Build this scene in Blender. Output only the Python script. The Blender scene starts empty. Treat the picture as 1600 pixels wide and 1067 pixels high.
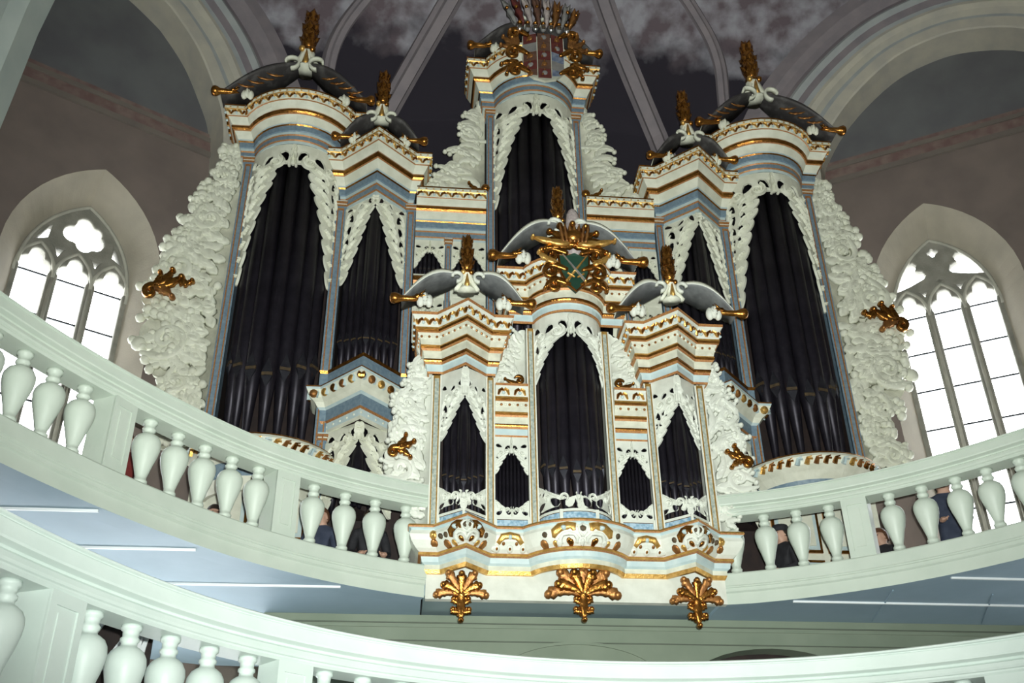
import bpy, bmesh, math, random
from mathutils import Vector, Matrix
RND = random.Random(11)
SC = bpy.context.scene
COL = SC.collection
pi = math.pi
def rad(d): return d*pi/180

# ------------------------------------------------------------------ camera
CAM = Vector((-1.784, -12.7, 1.6))
cd = bpy.data.cameras.new('camera'); cam = bpy.data.objects.new('camera', cd); COL.objects.link(cam)
_r = Vector((0.995, -0.102, -0.012)).normalized(); _w = Vector((0.093, 0.853, 0.514)).normalized()
_u = _r.cross(_w).normalized(); _r = _w.cross(_u).normalized()
cam.matrix_world = Matrix(((_r.x, _u.x, -_w.x, CAM.x), (_r.y, _u.y, -_w.y, CAM.y), (_r.z, _u.z, -_w.z, CAM.z), (0, 0, 0, 1)))
cd.sensor_width = 36; cd.lens = 36.0; cd.clip_end = 200
SC.camera = cam
# ------------------------------------------------------------------ light and exposure
SC.view_settings.view_transform = 'Standard'; SC.view_settings.look = 'None'
SC.view_settings.gamma = 1.0; SC.view_settings.use_curve_mapping = False
SC.view_settings.exposure = 0.0
W = bpy.data.worlds.new('sky'); SC.world = W; W.use_nodes = True
bg = W.node_tree.nodes['Background']; bg.inputs[0].default_value = (0.93, 0.97, 1.0, 1); bg.inputs[1].default_value = 12.0
fl = bpy.data.lights.new('camera_flash', 'SPOT'); fl.energy = 7200; fl.color = (0.95, 1.0, 0.94)
fl.spot_size = rad(84); fl.spot_blend = 1.0; fl.shadow_soft_size = 0.03
flash = bpy.data.objects.new('camera_flash', fl); COL.objects.link(flash)
flash.location = CAM + _r*0.06 + _u*0.10
flash.rotation_euler = (Vector((0.14, 0.83, 0.60))).to_track_quat('-Z', 'Y').to_euler()

# ------------------------------------------------------------------ materials
MAT = {}
def new_mat(name):
    m = bpy.data.materials.new(name); m.use_nodes = True; MAT[name] = m
    return m, m.node_tree.nodes, m.node_tree.links, m.node_tree.nodes['Principled BSDF']
def mat(name, c1, c2=None, scale=6, rough=.6, metal=0, bump=0.0, bscale=40, detail=4, lo=.35, hi=.65, spec=.4):
    m, N, L, b = new_mat(name)
    b.inputs['Roughness'].default_value = rough; b.inputs['Metallic'].default_value = metal
    b.inputs['Specular IOR Level'].default_value = spec
    tc = N.new('ShaderNodeTexCoord')
    if c2 is None: c2 = tuple(x*.86 for x in c1)
    no = N.new('ShaderNodeTexNoise'); no.inputs['Scale'].default_value = scale; no.inputs['Detail'].default_value = detail
    L.new(tc.outputs['Object'], no.inputs['Vector'])
    cr = N.new('ShaderNodeValToRGB'); L.new(no.outputs['Fac'], cr.inputs['Fac'])
    cr.color_ramp.elements[0].position = lo; cr.color_ramp.elements[1].position = hi
    cr.color_ramp.elements[0].color = (*c1, 1); cr.color_ramp.elements[1].color = (*c2, 1)
    L.new(cr.outputs['Color'], b.inputs['Base Color'])
    if bump:
        n2 = N.new('ShaderNodeTexNoise'); n2.inputs['Scale'].default_value = bscale; n2.inputs['Detail'].default_value = 3
        L.new(tc.outputs['Object'], n2.inputs['Vector'])
        bp = N.new('ShaderNodeBump'); bp.inputs['Strength'].default_value = bump; bp.inputs['Distance'].default_value = .02
        L.new(n2.outputs['Fac'], bp.inputs['Height']); L.new(bp.outputs['Normal'], b.inputs['Normal'])
    return m
mat('cream', (.78, .79, .67), (.66, .67, .55), 5, .55, bump=.15)
mat('cream_worn', (.68, .68, .56), (.52, .52, .42), 7, .6, bump=.25, bscale=25)
mat('white', (.70, .72, .65), (.60, .62, .55), 6, .5, bump=.12)
mat('rail_paint', (.535, .595, .525), (.49, .555, .485), 3, .45, bump=.05)
mat('rail_paint_pale', (.58, .655, .615), (.54, .62, .58), 3, .45, bump=.05)
mat('soffit_blue', (.28, .385, .46), (.25, .35, .42), 2, .6)
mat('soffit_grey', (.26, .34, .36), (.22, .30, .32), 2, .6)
mat('thin_strip', (.82, .85, .86), (.78, .82, .84), 3, .4)  # near-white, paints light caught on the soffit joints; also colours the pale laths
mat('green_wall', (.21, .25, .19), (.18, .22, .165), 2, .7)
mat('blue', (.13, .20, .27), (.22, .30, .36), 22, .5, lo=.3, hi=.7)
mat('blue_marble', (.16, .30, .42), (.42, .56, .66), 26, .4, lo=.38, hi=.62, detail=8)
mat('grey_marble', (.24, .30, .28), (.48, .52, .46), 30, .4, lo=.35, hi=.65, detail=8)
mat('light_blue', (.44, .56, .58), (.54, .64, .64), 9, .5)
mat('gold', (.46, .21, .045), (.30, .12, .025), 14, .26, .92, bump=.2, bscale=60)
mat('gold_bright', (.80, .50, .16), (.55, .30, .07), 20, .36, .75, bump=.2, bscale=80)
mat('gold_dark', (.42, .20, .06), (.28, .12, .04), 14, .42, .7, bump=.2, bscale=50)
mat('red_gold', (.36, .13, .06), (.52, .28, .09), 60, .45, .3)
mat('hole_shadow', (.05, .035, .02), (.09, .06, .03), 20, .6)  # dark paint for the shadow inside pipe mouths, visors and pierced ovals
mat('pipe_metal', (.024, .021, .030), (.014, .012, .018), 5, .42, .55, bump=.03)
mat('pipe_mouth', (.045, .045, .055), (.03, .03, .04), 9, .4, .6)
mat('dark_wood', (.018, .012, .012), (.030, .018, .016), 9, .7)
mat('wall_plaster', (.205, .175, .150), (.165, .140, .125), 1.3, .85, bump=.2, bscale=12)
mat('reveal_plaster', (.42, .38, .31), (.36, .33, .27), 2, .85, bump=.15)
mat('band_paint', (.17, .105, .095), (.23, .17, .15), 5, .85)
mat('rib_stone', (.52, .49, .41), (.44, .42, .37), 3, .8, bump=.15)
mat('rib_mauve', (.27, .235, .25), (.22, .195, .215), 3, .85)
mat('rib_blue', (.40, .42, .42), (.34, .36, .37), 3, .8)
mat('stone', (.30, .29, .25), (.22, .215, .185), 5, .8, bump=.3)
mat('pier_stone', (.46, .52, .49), (.40, .46, .44), 2, .8)
mat('line_dark', (.11, .13, .10), None, 5, .7)
mat('stone_light', (.50, .49, .42), (.40, .39, .34), 5, .8)
mat('iron', (.05, .055, .06), None, 5, .6, .4)
mat('floor_stone', (.30, .28, .25), (.24, .22, .20), 2, .7)
mat('plank', (.20, .14, .09), (.15, .10, .06), 4, .6)
mat('nave_plaster', (.55, .53, .48), (.50, .48, .44), 2, .85)
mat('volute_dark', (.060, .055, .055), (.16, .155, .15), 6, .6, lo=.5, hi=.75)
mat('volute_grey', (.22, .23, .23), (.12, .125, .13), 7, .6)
mat('skin', (.55, .34, .25), (.50, .30, .22), 6, .5)
mat('cloth_black', (.015, .015, .018), (.025, .025, .03), 12, .8)
mat('cloth_navy', (.03, .04, .07), (.045, .055, .09), 12, .8)
mat('cloth_red', (.20, .03, .025), (.14, .02, .02), 12, .8)
mat('cloth_white', (.75, .76, .80), (.65, .66, .72), 12, .8)
mat('cloth_tan', (.55, .42, .30), (.48, .36, .26), 12, .8)
mat('hair_dark', (.02, .015, .012), (.04, .028, .02), 40, .5)
mat('hair_brown', (.14, .06, .03), (.09, .04, .02), 40, .5)
mat('shield_green', (.012, .045, .03), (.02, .06, .04), 6, .35)
mat('steel', (.75, .76, .78), (.62, .64, .66), 10, .3, .9)
mat('tinct_red', (.10, .022, .02), (.15, .035, .03), 10, .5)
mat('tinct_brown', (.10, .05, .035), (.15, .075, .05), 10, .5)
mat('tinct_grey', (.28, .27, .26), (.20, .20, .20), 10, .5)
mat('tinct_blue', (.10, .14, .24), (.30, .34, .42), 12, .5)
mat('plume', (.50, .44, .42), (.36, .30, .30), 30, .7)
# upper zone of the oblique walls is limewashed grey, the zone under the painted band is brownish
m, N, L, b = new_mat('wall_two_tone'); b.inputs['Roughness'].default_value = .85
tc = N.new('ShaderNodeTexCoord'); sx = N.new('ShaderNodeSeparateXYZ'); L.new(tc.outputs['Object'], sx.inputs[0])
st_ = N.new('ShaderNodeMath'); st_.operation = 'GREATER_THAN'; st_.inputs[1].default_value = 13.66-3.0; L.new(sx.outputs['Z'], st_.inputs[0])
n2 = N.new('ShaderNodeTexNoise'); n2.inputs['Scale'].default_value = 1.4; n2.inputs['Detail'].default_value = 5; L.new(tc.outputs['Object'], n2.inputs['Vector'])
def ramp_(c1, c2):
    r = N.new('ShaderNodeValToRGB'); L.new(n2.outputs['Fac'], r.inputs['Fac']); r.color_ramp.elements[0].position = .35; r.color_ramp.elements[1].position = .65
    r.color_ramp.elements[0].color = (*c1, 1); r.color_ramp.elements[1].color = (*c2, 1); return r
mx = N.new('ShaderNodeMixRGB'); L.new(st_.outputs[0], mx.inputs[0]); L.new(ramp_((.215, .172, .152), (.17, .137, .122)).outputs['Color'], mx.inputs[1]); L.new(ramp_((.150, .155, .160), (.120, .120, .130)).outputs['Color'], mx.inputs[2]); L.new(mx.outputs[0], b.inputs['Base Color'])
# frescoed vault: dark indigo ground with grey-mauve clouds painted higher up
m, N, L, b = new_mat('vault_fresco'); b.inputs['Roughness'].default_value = .9
tc = N.new('ShaderNodeTexCoord'); sx = N.new('ShaderNodeSeparateXYZ'); L.new(tc.outputs['Object'], sx.inputs[0])
no = N.new('ShaderNodeTexNoise'); no.inputs['Scale'].default_value = 1.3; no.inputs['Detail'].default_value = 5; L.new(tc.outputs['Object'], no.inputs['Vector'])
ma = N.new('ShaderNodeMath'); ma.operation = 'MULTIPLY_ADD'; ma.inputs[1].default_value = 1.5; L.new(no.outputs['Fac'], ma.inputs[0]); L.new(sx.outputs['Z'], ma.inputs[2])
mr = N.new('ShaderNodeMapRange'); mr.inputs['From Min'].default_value = 16.35 - 10.0; mr.inputs['From Max'].default_value = 16.75 - 10.0; L.new(ma.outputs[0], mr.inputs['Value'])
n2 = N.new('ShaderNodeTexNoise'); n2.inputs['Scale'].default_value = 2.2; n2.inputs['Detail'].default_value = 6; L.new(tc.outputs['Object'], n2.inputs['Vector'])
c1 = N.new('ShaderNodeValToRGB'); L.new(n2.outputs['Fac'], c1.inputs['Fac'])
c1.color_ramp.elements[0].position = .38; c1.color_ramp.elements[0].color = (.13, .10, .115, 1)
c1.color_ramp.elements[1].position = .62; c1.color_ramp.elements[1].color = (.34, .33, .37, 1)
mx = N.new('ShaderNodeMixRGB'); mx.inputs[1].default_value = (.020, .016, .026, 1)
L.new(mr.outputs[0], mx.inputs[0]); L.new(c1.outputs['Color'], mx.inputs[2]); L.new(mx.outputs[0], b.inputs['Base Color'])
# window glass
m, N, L, b = new_mat('glass')
out = N['Material Output']; tr = N.new('ShaderNodeBsdfTransparent'); gl = N.new('ShaderNodeBsdfGlossy'); gl.inputs['Roughness'].default_value = .05
ms = N.new('ShaderNodeMixShader'); ms.inputs[0].default_value = .04
L.new(tr.outputs[0], ms.inputs[1]); L.new(gl.outputs[0], ms.inputs[2]); L.new(ms.outputs[0], out.inputs['Surface'])

# ------------------------------------------------------------------ object helpers
WO = {}
def put(o, parent=None, origin=(0, 0, 0)):
    COL.objects.link(o); origin = Vector(origin)
    if parent is not None:
        o.parent = parent; o.location = origin - WO[parent]
    else: o.location = origin
    WO[o] = origin
    return o
def tag(o, label=None, cat=None, group=None, kind=None):
    if label: o['label'] = label
    if cat: o['category'] = cat
    if group: o['group'] = group
    if kind: o['kind'] = kind
    return o
def empty(name, loc): return put(bpy.data.objects.new(name, None), None, loc)
def inst(name, mesh, parent, loc, rz=0, scale=None):
    o = bpy.data.objects.new(name, mesh); put(o, parent, loc); o.rotation_euler.z = rz
    if scale: o.scale = scale
    return o
class MB:
    def __init__(s): s.v = []; s.f = []; s.m = []
    def add(s, vs, fs, m):
        b = len(s.v); s.v += [tuple(x) for x in vs]
        for f in fs: s.f.append(tuple(b+i for i in f)); s.m.append(m)
    def quad(s, a, b, c, d, m): s.add([a, b, c, d], [(0, 1, 2, 3)], m)
    def box(s, x0, x1, y0, y1, z0, z1, m):
        s.add([(x0, y0, z0), (x1, y0, z0), (x1, y1, z0), (x0, y1, z0), (x0, y0, z1), (x1, y0, z1), (x1, y1, z1), (x0, y1, z1)],
              [(0, 3, 2, 1), (4, 5, 6, 7), (0, 1, 5, 4), (1, 2, 6, 5), (2, 3, 7, 6), (3, 0, 4, 7)], m)
    def loft(s, rings, m, caps=True, closed=True):
        n = len(rings[0]); b = len(s.v)
        for r in rings: s.v += [tuple(x) for x in r]
        for i in range(len(rings)-1):
            for j in range(n if closed else n-1):
                k = (j+1) % n
                s.f.append((b+i*n+j, b+i*n+k, b+(i+1)*n+k, b+(i+1)*n+j)); s.m.append(m)
        if caps and closed:
            s.f.append(tuple(b+j for j in reversed(range(n)))); s.m.append(m)
            s.f.append(tuple(b+(len(rings)-1)*n+j for j in range(n))); s.m.append(m)
    def lathe(s, prof, cx, cy, m, n=12, z0=0):
        rings = [[(cx+r*math.cos(2*pi*k/n), cy+r*math.sin(2*pi*k/n), z0+z) for k in range(n)] for r, z in prof]
        s.loft(rings, m)
    def ball(s, c, r, m, n=8, k=5):
        rx, ry, rz = (r, r, r) if not isinstance(r, (tuple, list)) else r
        rings = []
        for i in range(k+1):
            a = -pi/2+pi*(i/k); a = max(-pi/2+.12, min(pi/2-.12, a))
            rings.append([(c[0]+rx*math.cos(a)*math.cos(2*pi*j/n), c[1]+ry*math.cos(a)*math.sin(2*pi*j/n), c[2]+rz*math.sin(a)) for j in range(n)])
        s.loft(rings, m)
    def mesh(s, name, origin=None, smooth=False):
        xs = [v[0] for v in s.v]; ys = [v[1] for v in s.v]; zs = [v[2] for v in s.v]
        o = origin or ((min(xs)+max(xs))/2, (min(ys)+max(ys))/2, min(zs))
        me = bpy.data.meshes.new(name)
        me.from_pydata([(x-o[0], y-o[1], z-o[2]) for x, y, z in s.v], [], s.f)
        keys = []
        for k in s.m:
            if k not in keys: keys.append(k)
        for k in keys: me.materials.append(MAT[k])
        ix = {k: i for i, k in enumerate(keys)}
        me.polygons.foreach_set('material_index', [ix[k] for k in s.m])
        if smooth: me.polygons.foreach_set('use_smooth', [True]*len(me.polygons))
        me.update()
        return me, o
    def build(s, name, parent=None, smooth=False, label=None, origin=None):
        me, o = s.mesh(name, origin, smooth)
        ob = bpy.data.objects.new(name, me); put(ob, parent, o)
        if label: ob['label'] = label
        return ob

# ------------------------------------------------------------------ plan paths, sweeps
def offs(pts, o, closed=False):
    n = len(pts); res = []
    for i in range(n):
        a = pts[i-1] if i > 0 else None; c = pts[i+1] if i < n-1 else None; p = pts[i]; ns = []
        for q0, q1 in ((a, p), (p, c)):
            if q0 is None or q1 is None: continue
            dx, dy = q1[0]-q0[0], q1[1]-q0[1]; l = math.hypot(dx, dy) or 1
            ns.append((dy/l, -dx/l))
        if len(ns) == 1: m = ns[0]
        else:
            d = 1+ns[0][0]*ns[1][0]+ns[0][1]*ns[1][1]; d = max(d, .35)
            m = ((ns[0][0]+ns[1][0])/d, (ns[0][1]+ns[1][1])/d)
        res.append((p[0]+m[0]*o, p[1]+m[1]*o))
    return res
def sweep(mb, pts, prof, caps='cream'):
    rows = [[(x, y, z) for x, y in offs(pts, o)] for o, z, m in prof]
    for i in range(len(prof)-1):
        for j in range(len(pts)-1):
            mb.quad(rows[i][j], rows[i][j+1], rows[i+1][j+1], rows[i+1][j], prof[i][2])
    if caps:
        for j in (0, -1):
            mb.add([r[j] for r in rows], [tuple(range(len(rows)))], caps)
class Field:
    def __init__(s, pts):
        s.p = pts; s.c = [0]
        for a, b in zip(pts, pts[1:]): s.c.append(s.c[-1]+math.hypot(b[0]-a[0], b[1]-a[1]))
        s.L = s.c[-1]
    def at(s, u):
        u = max(-.3, min(s.L+.3, u)); i = 0
        while i < len(s.p)-2 and u > s.c[i+1]: i += 1
        a, b = s.p[i], s.p[i+1]; l = s.c[i+1]-s.c[i]; t = (u-s.c[i])/l
        dx, dy = (b[0]-a[0])/l, (b[1]-a[1])/l
        return a[0]+(b[0]-a[0])*t, a[1]+(b[1]-a[1])*t, dy, -dx
    def M(s, u, v, d):
        x, y, nx, ny = s.at(u); return (x+nx*d, y+ny*d, v)
def tri(x, w, b, y=0): return [(x-w, y), (x, y-b), (x+w, y)]
def arc(x, w, b, y=0, n=14):
    R = (w*w+b*b)/(2*b); a0 = math.asin(min(1, w/R))
    if b > w: a0 = pi-a0
    return [(x+R*math.sin(-a0+2*a0*k/n), y-(R*math.cos(-a0+2*a0*k/n)-R*math.cos(a0))) for k in range(n+1)]
def flat(x0, x1, y=0): return [(x0, y), (x1, y)]

# ------------------------------------------------------------------ carving
def ribbon(mb, M, pts, w, h, m, lobes=0, amp=.35, th=.015, base=0.0):
    """a carved leaf or scroll band along pts (u,v); w(t) half width, h relief, M maps (u,v,d) to the world"""
    n = len(pts); rings = []
    for i, (u, v) in enumerate(pts):
        a = pts[max(0, i-1)]; c = pts[min(n-1, i+1)]
        tx, ty = c[0]-a[0], c[1]-a[1]; l = math.hypot(tx, ty) or 1; tx /= l; ty /= l
        t = i/(n-1); ww = w(t)
        if lobes:
            f = (t*lobes) % 1.0; k = 1-amp+amp*1.45*math.sin(pi*f)**.5; ww *= k if t < .97 else .7
        ww = max(ww, .002); hh = h*min(1, ww/(.02)+.25)
        r = []
        for o, hgt in ((-1, 0), (-.6, .85), (0, .5), (.6, .85), (1, 0)):
            r.append(M(u-ty*o*ww, v+tx*o*ww, base+hgt*hh))
        r.append(M(u, v, base-th)); rings.append(r)
    mb.loft(rings, m)
def spine(p, ang, ln, curl, n=12, pw=1.5):
    pts = [p]; a = ang; u, v = p; ds = ln/n
    for i in range(n):
        t = (i+1)/n; aa = ang+curl*t**pw
        u += math.cos(aa)*ds; v += math.sin(aa)*ds; pts.append((u, v))
    return pts
def leafw(w0): return lambda t: w0*(math.sin(pi*min(1, (t*.93+.07)))**.7)*(1-.35*t)
def leaf(mb, M, p, ang, ln, curl, w0, h, m, lobes=4, n=12, base=0, knob=True):
    pts = spine(p, ang, ln, curl, n)
    ribbon(mb, M, pts, leafw(w0), h, m, lobes, .45, base=base)
    if knob:
        k = pts[-1]; rr = w0*.55; dome(mb, M, k, rr, h*1.2, m, base)
def dome(mb, M, c, r, h, m, base=0, n=8):
    rings = [[M(c[0]+r*q*math.cos(2*pi*k/n), c[1]+r*q*math.sin(2*pi*k/n), base+hh) for k in range(n)] for q, hh in ((1, -.01), (1, h*.35), (.72, h*.8), (.25, h))]
    mb.loft(rings, m)
def scroll(mb, M, c, r0, a0, turns, w0, h, m, dirn=1, base=0, n=22, tail=0):
    """volute: spirals in from radius r0 at angle a0 to its eye at c"""
    pts = []
    for i in range(n+1):
        t = i/n; r = r0*(1-.86*t**.8); a = a0+dirn*2*pi*turns*t
        pts.append((c[0]+r*math.cos(a), c[1]+r*math.sin(a)))
    if tail:
        a = pts[0]; b = pts[1]; dx, dy = a[0]-b[0], a[1]-b[1]; l = math.hypot(dx, dy)
        pts = [(a[0]+dx/l*tail*k/4, a[1]+dy/l*tail*k/4) for k in (4, 3, 2, 1)]+pts
    ribbon(mb, M, pts, lambda t: w0*(1-.55*t)*min(1, .35+t*4), h, m, base=base)
    dome(mb, M, c, r0*.17, h*1.4, m, base)

TABLES = {'round': [(0, 1), (.02, .66), (.16, .62), (.30, .48), (.50, .34), (.75, .18), (1, .05)], 'tri': [(0, 1), (.25, .70), (.6, .42), (.85, .20), (1, .06)]}
def table(tb, t):
    for (a, va), (b, vb) in zip(tb, tb[1:]):
        if t <= b: return va+(vb-va)*(t-a)/(b-a)
    return tb[-1][1]
def fill2d(loops, depth, bevel):
    cu = bpy.data.curves.new('c', 'CURVE'); cu.dimensions = '2D'; cu.fill_mode = 'BOTH'; cu.extrude = depth/2; cu.bevel_depth = bevel; cu.bevel_resolution = 0
    for lp in loops:
        sp = cu.splines.new('POLY'); sp.points.add(len(lp)-1); sp.use_cyclic_u = True
        for q, (x, y) in zip(sp.points, lp): q.co = (x, y, 0, 1)
    ob = bpy.data.objects.new('c', cu); COL.objects.link(ob); me = bpy.data.meshes.new_from_object(ob)
    bpy.data.objects.remove(ob); bpy.data.curves.remove(cu); return me
def drop(c, a, b, ang):
    out = []
    for k in range(9):
        t = 2*pi*k/9; x = a*math.cos(t); y = b*math.sin(t)*(1-.45*math.cos(t)); out.append((c[0]+x*math.cos(ang)-y*math.sin(ang), c[1]+x*math.sin(ang)+y*math.cos(ang)))
    return out
def shade_half(mb, F, s, zt, W2, tail, mid, m, n, h=.03, up=True, base=.0, kind='round'):
    """one half of an openwork carved pipe shade hanging from zt (up) or standing on zt (not up): a pierced board with
    leaf-lobed edge, and leaves and scrolls carved on it. s=+1 from the left pilaster, -1 from the right"""
    sg = -1 if up else 1; L = F.L; tb = TABLES[kind]
    def M(u, v, d): return F.M(u if s > 0 else L-u, zt+sg*v, d+base)
    def uin(d): return W2*table(tb, max(0, min(1, (d-mid)/(tail-mid)))) if d > mid else W2
    edge = []; ns = n*7
    for k in range(ns+1):
        t = k/ns; d = mid+(tail-mid)*t**1.25; f = (t*n) % 1.0
        lob = (math.sin(pi*f)**.5 if k < ns else 0)*min(.27*W2, .125)*(1-.55*t)*(1 if t > 0 else 0)
        edge.append((max(.012, min(W2, uin(d)-.07*W2*(1-t)+lob)), max(mid*.8, d-lob*.55)))
    edge[0] = (W2, mid)
    holes = []; d = mid*.62; k = 0
    cnt = 3 if W2 > .3 else 2
    for q in range(cnt):
        c = W2/cnt; holes.append(drop((c*(q+.52), mid*(.56+.10*(q % 2))), min(c*.40, .13), min(mid*.26, c*.24), (.5, 2.4, 1.0)[q]+RND.uniform(-.2, .2)))
    d = mid*1.12
    while d < tail*.94:
        ui = uin(d+.05)-.10*W2; st = max(.07, min(.21, ui*.62))
        if ui > .07:
            a = min(st*.47, ui*.26); holes.append(drop((ui*.28+.008, d+st*.5), a, a*.55, 1.05+.45*(k % 2)))
            if ui > .32*W2 and ui > .14: holes.append(drop((ui*.70, d+st*.40), min(a, ui*.2), a*.50, .85+.2*(k % 2)))
        d += st; k += 1
    outline = [(0, 0), (W2+.004, 0)]+edge+[(0, tail)]
    me = fill2d([outline]+holes, h*.8, 0)
    bm = bmesh.new(); bm.from_mesh(me); bpy.data.meshes.remove(me)
    if len(F.p) > 2:
        cuts = [c for c in F.c if 0 < c < W2-.01] if s > 0 else [L-c for c in F.c if 0 < L-c < W2-.01]
        for c in cuts: bmesh.ops.bisect_plane(bm, geom=bm.verts[:]+bm.edges[:]+bm.faces[:], plane_co=(c, 0, 0), plane_no=(1, 0, 0))
    bm.verts.index_update()
    mb.add([M(v.co.x, v.co.y, v.co.z) for v in bm.verts], [tuple(v.index for v in f.verts) for f in bm.faces], m); bm.free()
    hb = h*.4
    for k in range(n):
        t = (k+.5)/n; d = mid+(tail-mid)*t**1.25; ui = uin(d)-.05*W2*(1-t); wv = max(.008, min(W2*.045, (tail-mid)/n*.15*(1.3-.5*t)))
        leaf(mb, M, (ui*.52, d+ui*.30), -1.0, min(ui*.62, .30), .75, wv, h*.9, m, 3, 9, base=hb)
        leaf(mb, M, (ui*.10+.01, d+ui*.30), -1.45, min(ui*.5, .22), .6, wv*.7, h*.7, m, 2, 8, base=hb, knob=False)
    r0 = min(W2*.20, max(mid*.34, .03))
    scroll(mb, M, (W2*.70, mid*.86), r0, -1.2, 1.25, r0*.30, h, m, 1, base=hb)
    scroll(mb, M, (W2*.34, mid*.95), r0*.8, 2.6, 1.2, r0*.28, h, m, -1, base=hb)
    leaf(mb, M, (W2*.99, .01), 1.62, mid*1.05, .1, r0*.30, h, m, 3, 9, base=hb)
def shade(name, parent, F, zt, tail, mid, n, m='cream', h=.03, up=True, base=.012, kind='round'):
    mb = MB()
    for s in (1, -1): shade_half(mb, F, s, zt, F.L/2, tail, mid, m, n, h, up, base, kind)
    return mb.build(name, parent)

def inside(p, poly):
    x, y = p; c = False; j = len(poly)-1
    for i in range(len(poly)):
        a, b = poly[i], poly[j]
        if (a[1] > y) != (b[1] > y) and x < (b[0]-a[0])*(y-a[1])/(b[1]-a[1])+a[0]: c = not c
        j = i
    return c
def board(mb, poly, M, th, m, d0=0):
    """solid board with a shaped outline (fan over strips of z so it stays simple)"""
    bm = bmesh.new(); vs = [bm.verts.new((x, z, 0)) for x, z in poly]
    bm.faces.new(vs); bmesh.ops.triangulate(bm, faces=bm.faces[:])
    bm.verts.index_update()
    co = [(v.co.x, v.co.y) for v in bm.verts]
    n = len(co)
    vv = [M(x, z, d0) for x, z in co]+[M(x, z, d0-th) for x, z in co]
    fs = []
    for f in bm.faces:
        ix = [v.index for v in f.verts]; fs.append(tuple(ix)); fs.append(tuple(n+i for i in reversed(ix)))
    for i in range(n): fs.append((i, (i+1) % n, n+(i+1) % n, n+i))
    bm.free(); mb.add(vv, fs, m)
def scallop(poly, step, amp, lock):
    """turn the outline into a row of rounded lobes; edges on the lock side stay straight"""
    out = []
    for i in range(len(poly)):
        a = poly[i]; b = poly[(i+1) % len(poly)]
        ln = math.hypot(b[0]-a[0], b[1]-a[1])
        if lock(a) and lock(b): out.append(a); continue
        k = max(1, round(ln/step)); dx, dy = (b[0]-a[0])/ln, (b[1]-a[1])/ln
        for j in range(k):
            for q in range(5):
                t = (j+q/5)/k; o = amp*math.sin(pi*q/5)
                out.append((a[0]+dx*ln*t+dy*o, a[1]+dy*ln*t-dx*o))
    return out

# ================================================================== SETTING
def catmull(p, k=6):
    out = []
    for i in range(len(p)-1):
        a = p[max(0, i-1)]; b = p[i]; c = p[i+1]; d = p[min(len(p)-1, i+2)]
        for j in range(k):
            t = j/k
            out.append(tuple(.5*((2*b[q])+(-a[q]+c[q])*t+(2*a[q]-5*b[q]+4*c[q]-d[q])*t*t+(-a[q]+3*b[q]-3*c[q]+d[q])*t**3) for q in range(len(b))))
    out.append(p[-1]); return out
def structure(mb, name, smooth=False, label=None, parent=None):
    o = mb.build(name, parent, smooth)
    if parent is None: o['kind'] = 'structure'
    if label: o['label'] = label
    return o
SI, CO = math.sin(rad(31)), math.cos(rad(31))
def wall_frame(sg):
    p0 = Vector((sg*5.2, 1.2, 0)); d = Vector((CO, -sg*SI, 0)); n = Vector((sg*SI, CO, 0))
    return lambda s, z, o=0: tuple(p0+d*s+n*o+Vector((0, 0, z)))
def pointed(sc, hw, zs, rise, n=12):
    R = (hw*hw+rise*rise)/(2*hw); pts = []
    for k in range(n+1):
        z = rise*math.sin(pi/2*k/n); pts.append((sc+(hw-R)+math.sqrt(max(0, R*R-z*z)), zs+z))
    return pts+[(2*sc-x, z) for x, z in reversed(pts[:-1])]
def polar_union(circles, o, n=40, a0=0, a1=2*pi, closed=True):
    """outline of a union of circles seen from o"""
    out = []
    for k in range(n if closed else n+1):
        a = a0+(a1-a0)*k/n; dx, dy = math.cos(a), math.sin(a); best = .01
        for cx, cy, r in circles:
            fx, fy = cx-o[0], cy-o[1]; b = fx*dx+fy*dy; q = r*r-(fx*fx+fy*fy-b*b)
            if q > 0: best = max(best, b+math.sqrt(q))
        out.append((o[0]+dx*best, o[1]+dy*best))
    return out
def plate(name, loops, depth, bevel, P, o, matname, parent):
    """stone plate with cut-out openings, from a filled 2D curve"""
    cu = bpy.data.curves.new(name, 'CURVE'); cu.dimensions = '2D'; cu.fill_mode = 'BOTH'
    cu.extrude = depth/2; cu.bevel_depth = bevel; cu.bevel_resolution = 2
    for lp in loops:
        sp = cu.splines.new('POLY'); sp.points.add(len(lp)-1); sp.use_cyclic_u = True
        for q, (x, y) in zip(sp.points, lp): q.co = (x, y, 0, 1)
    ob = bpy.data.objects.new(name, cu); COL.objects.link(ob)
    me0 = bpy.data.meshes.new_from_object(ob)
    bpy.data.objects.remove(ob); mb = MB()
    mb.add([P(v.co.x, v.co.y, o-v.co.z) for v in me0.vertices], [tuple(p.vertices) for p in me0.polygons], matname)
    bpy.data.meshes.remove(me0)
    return mb
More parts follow.
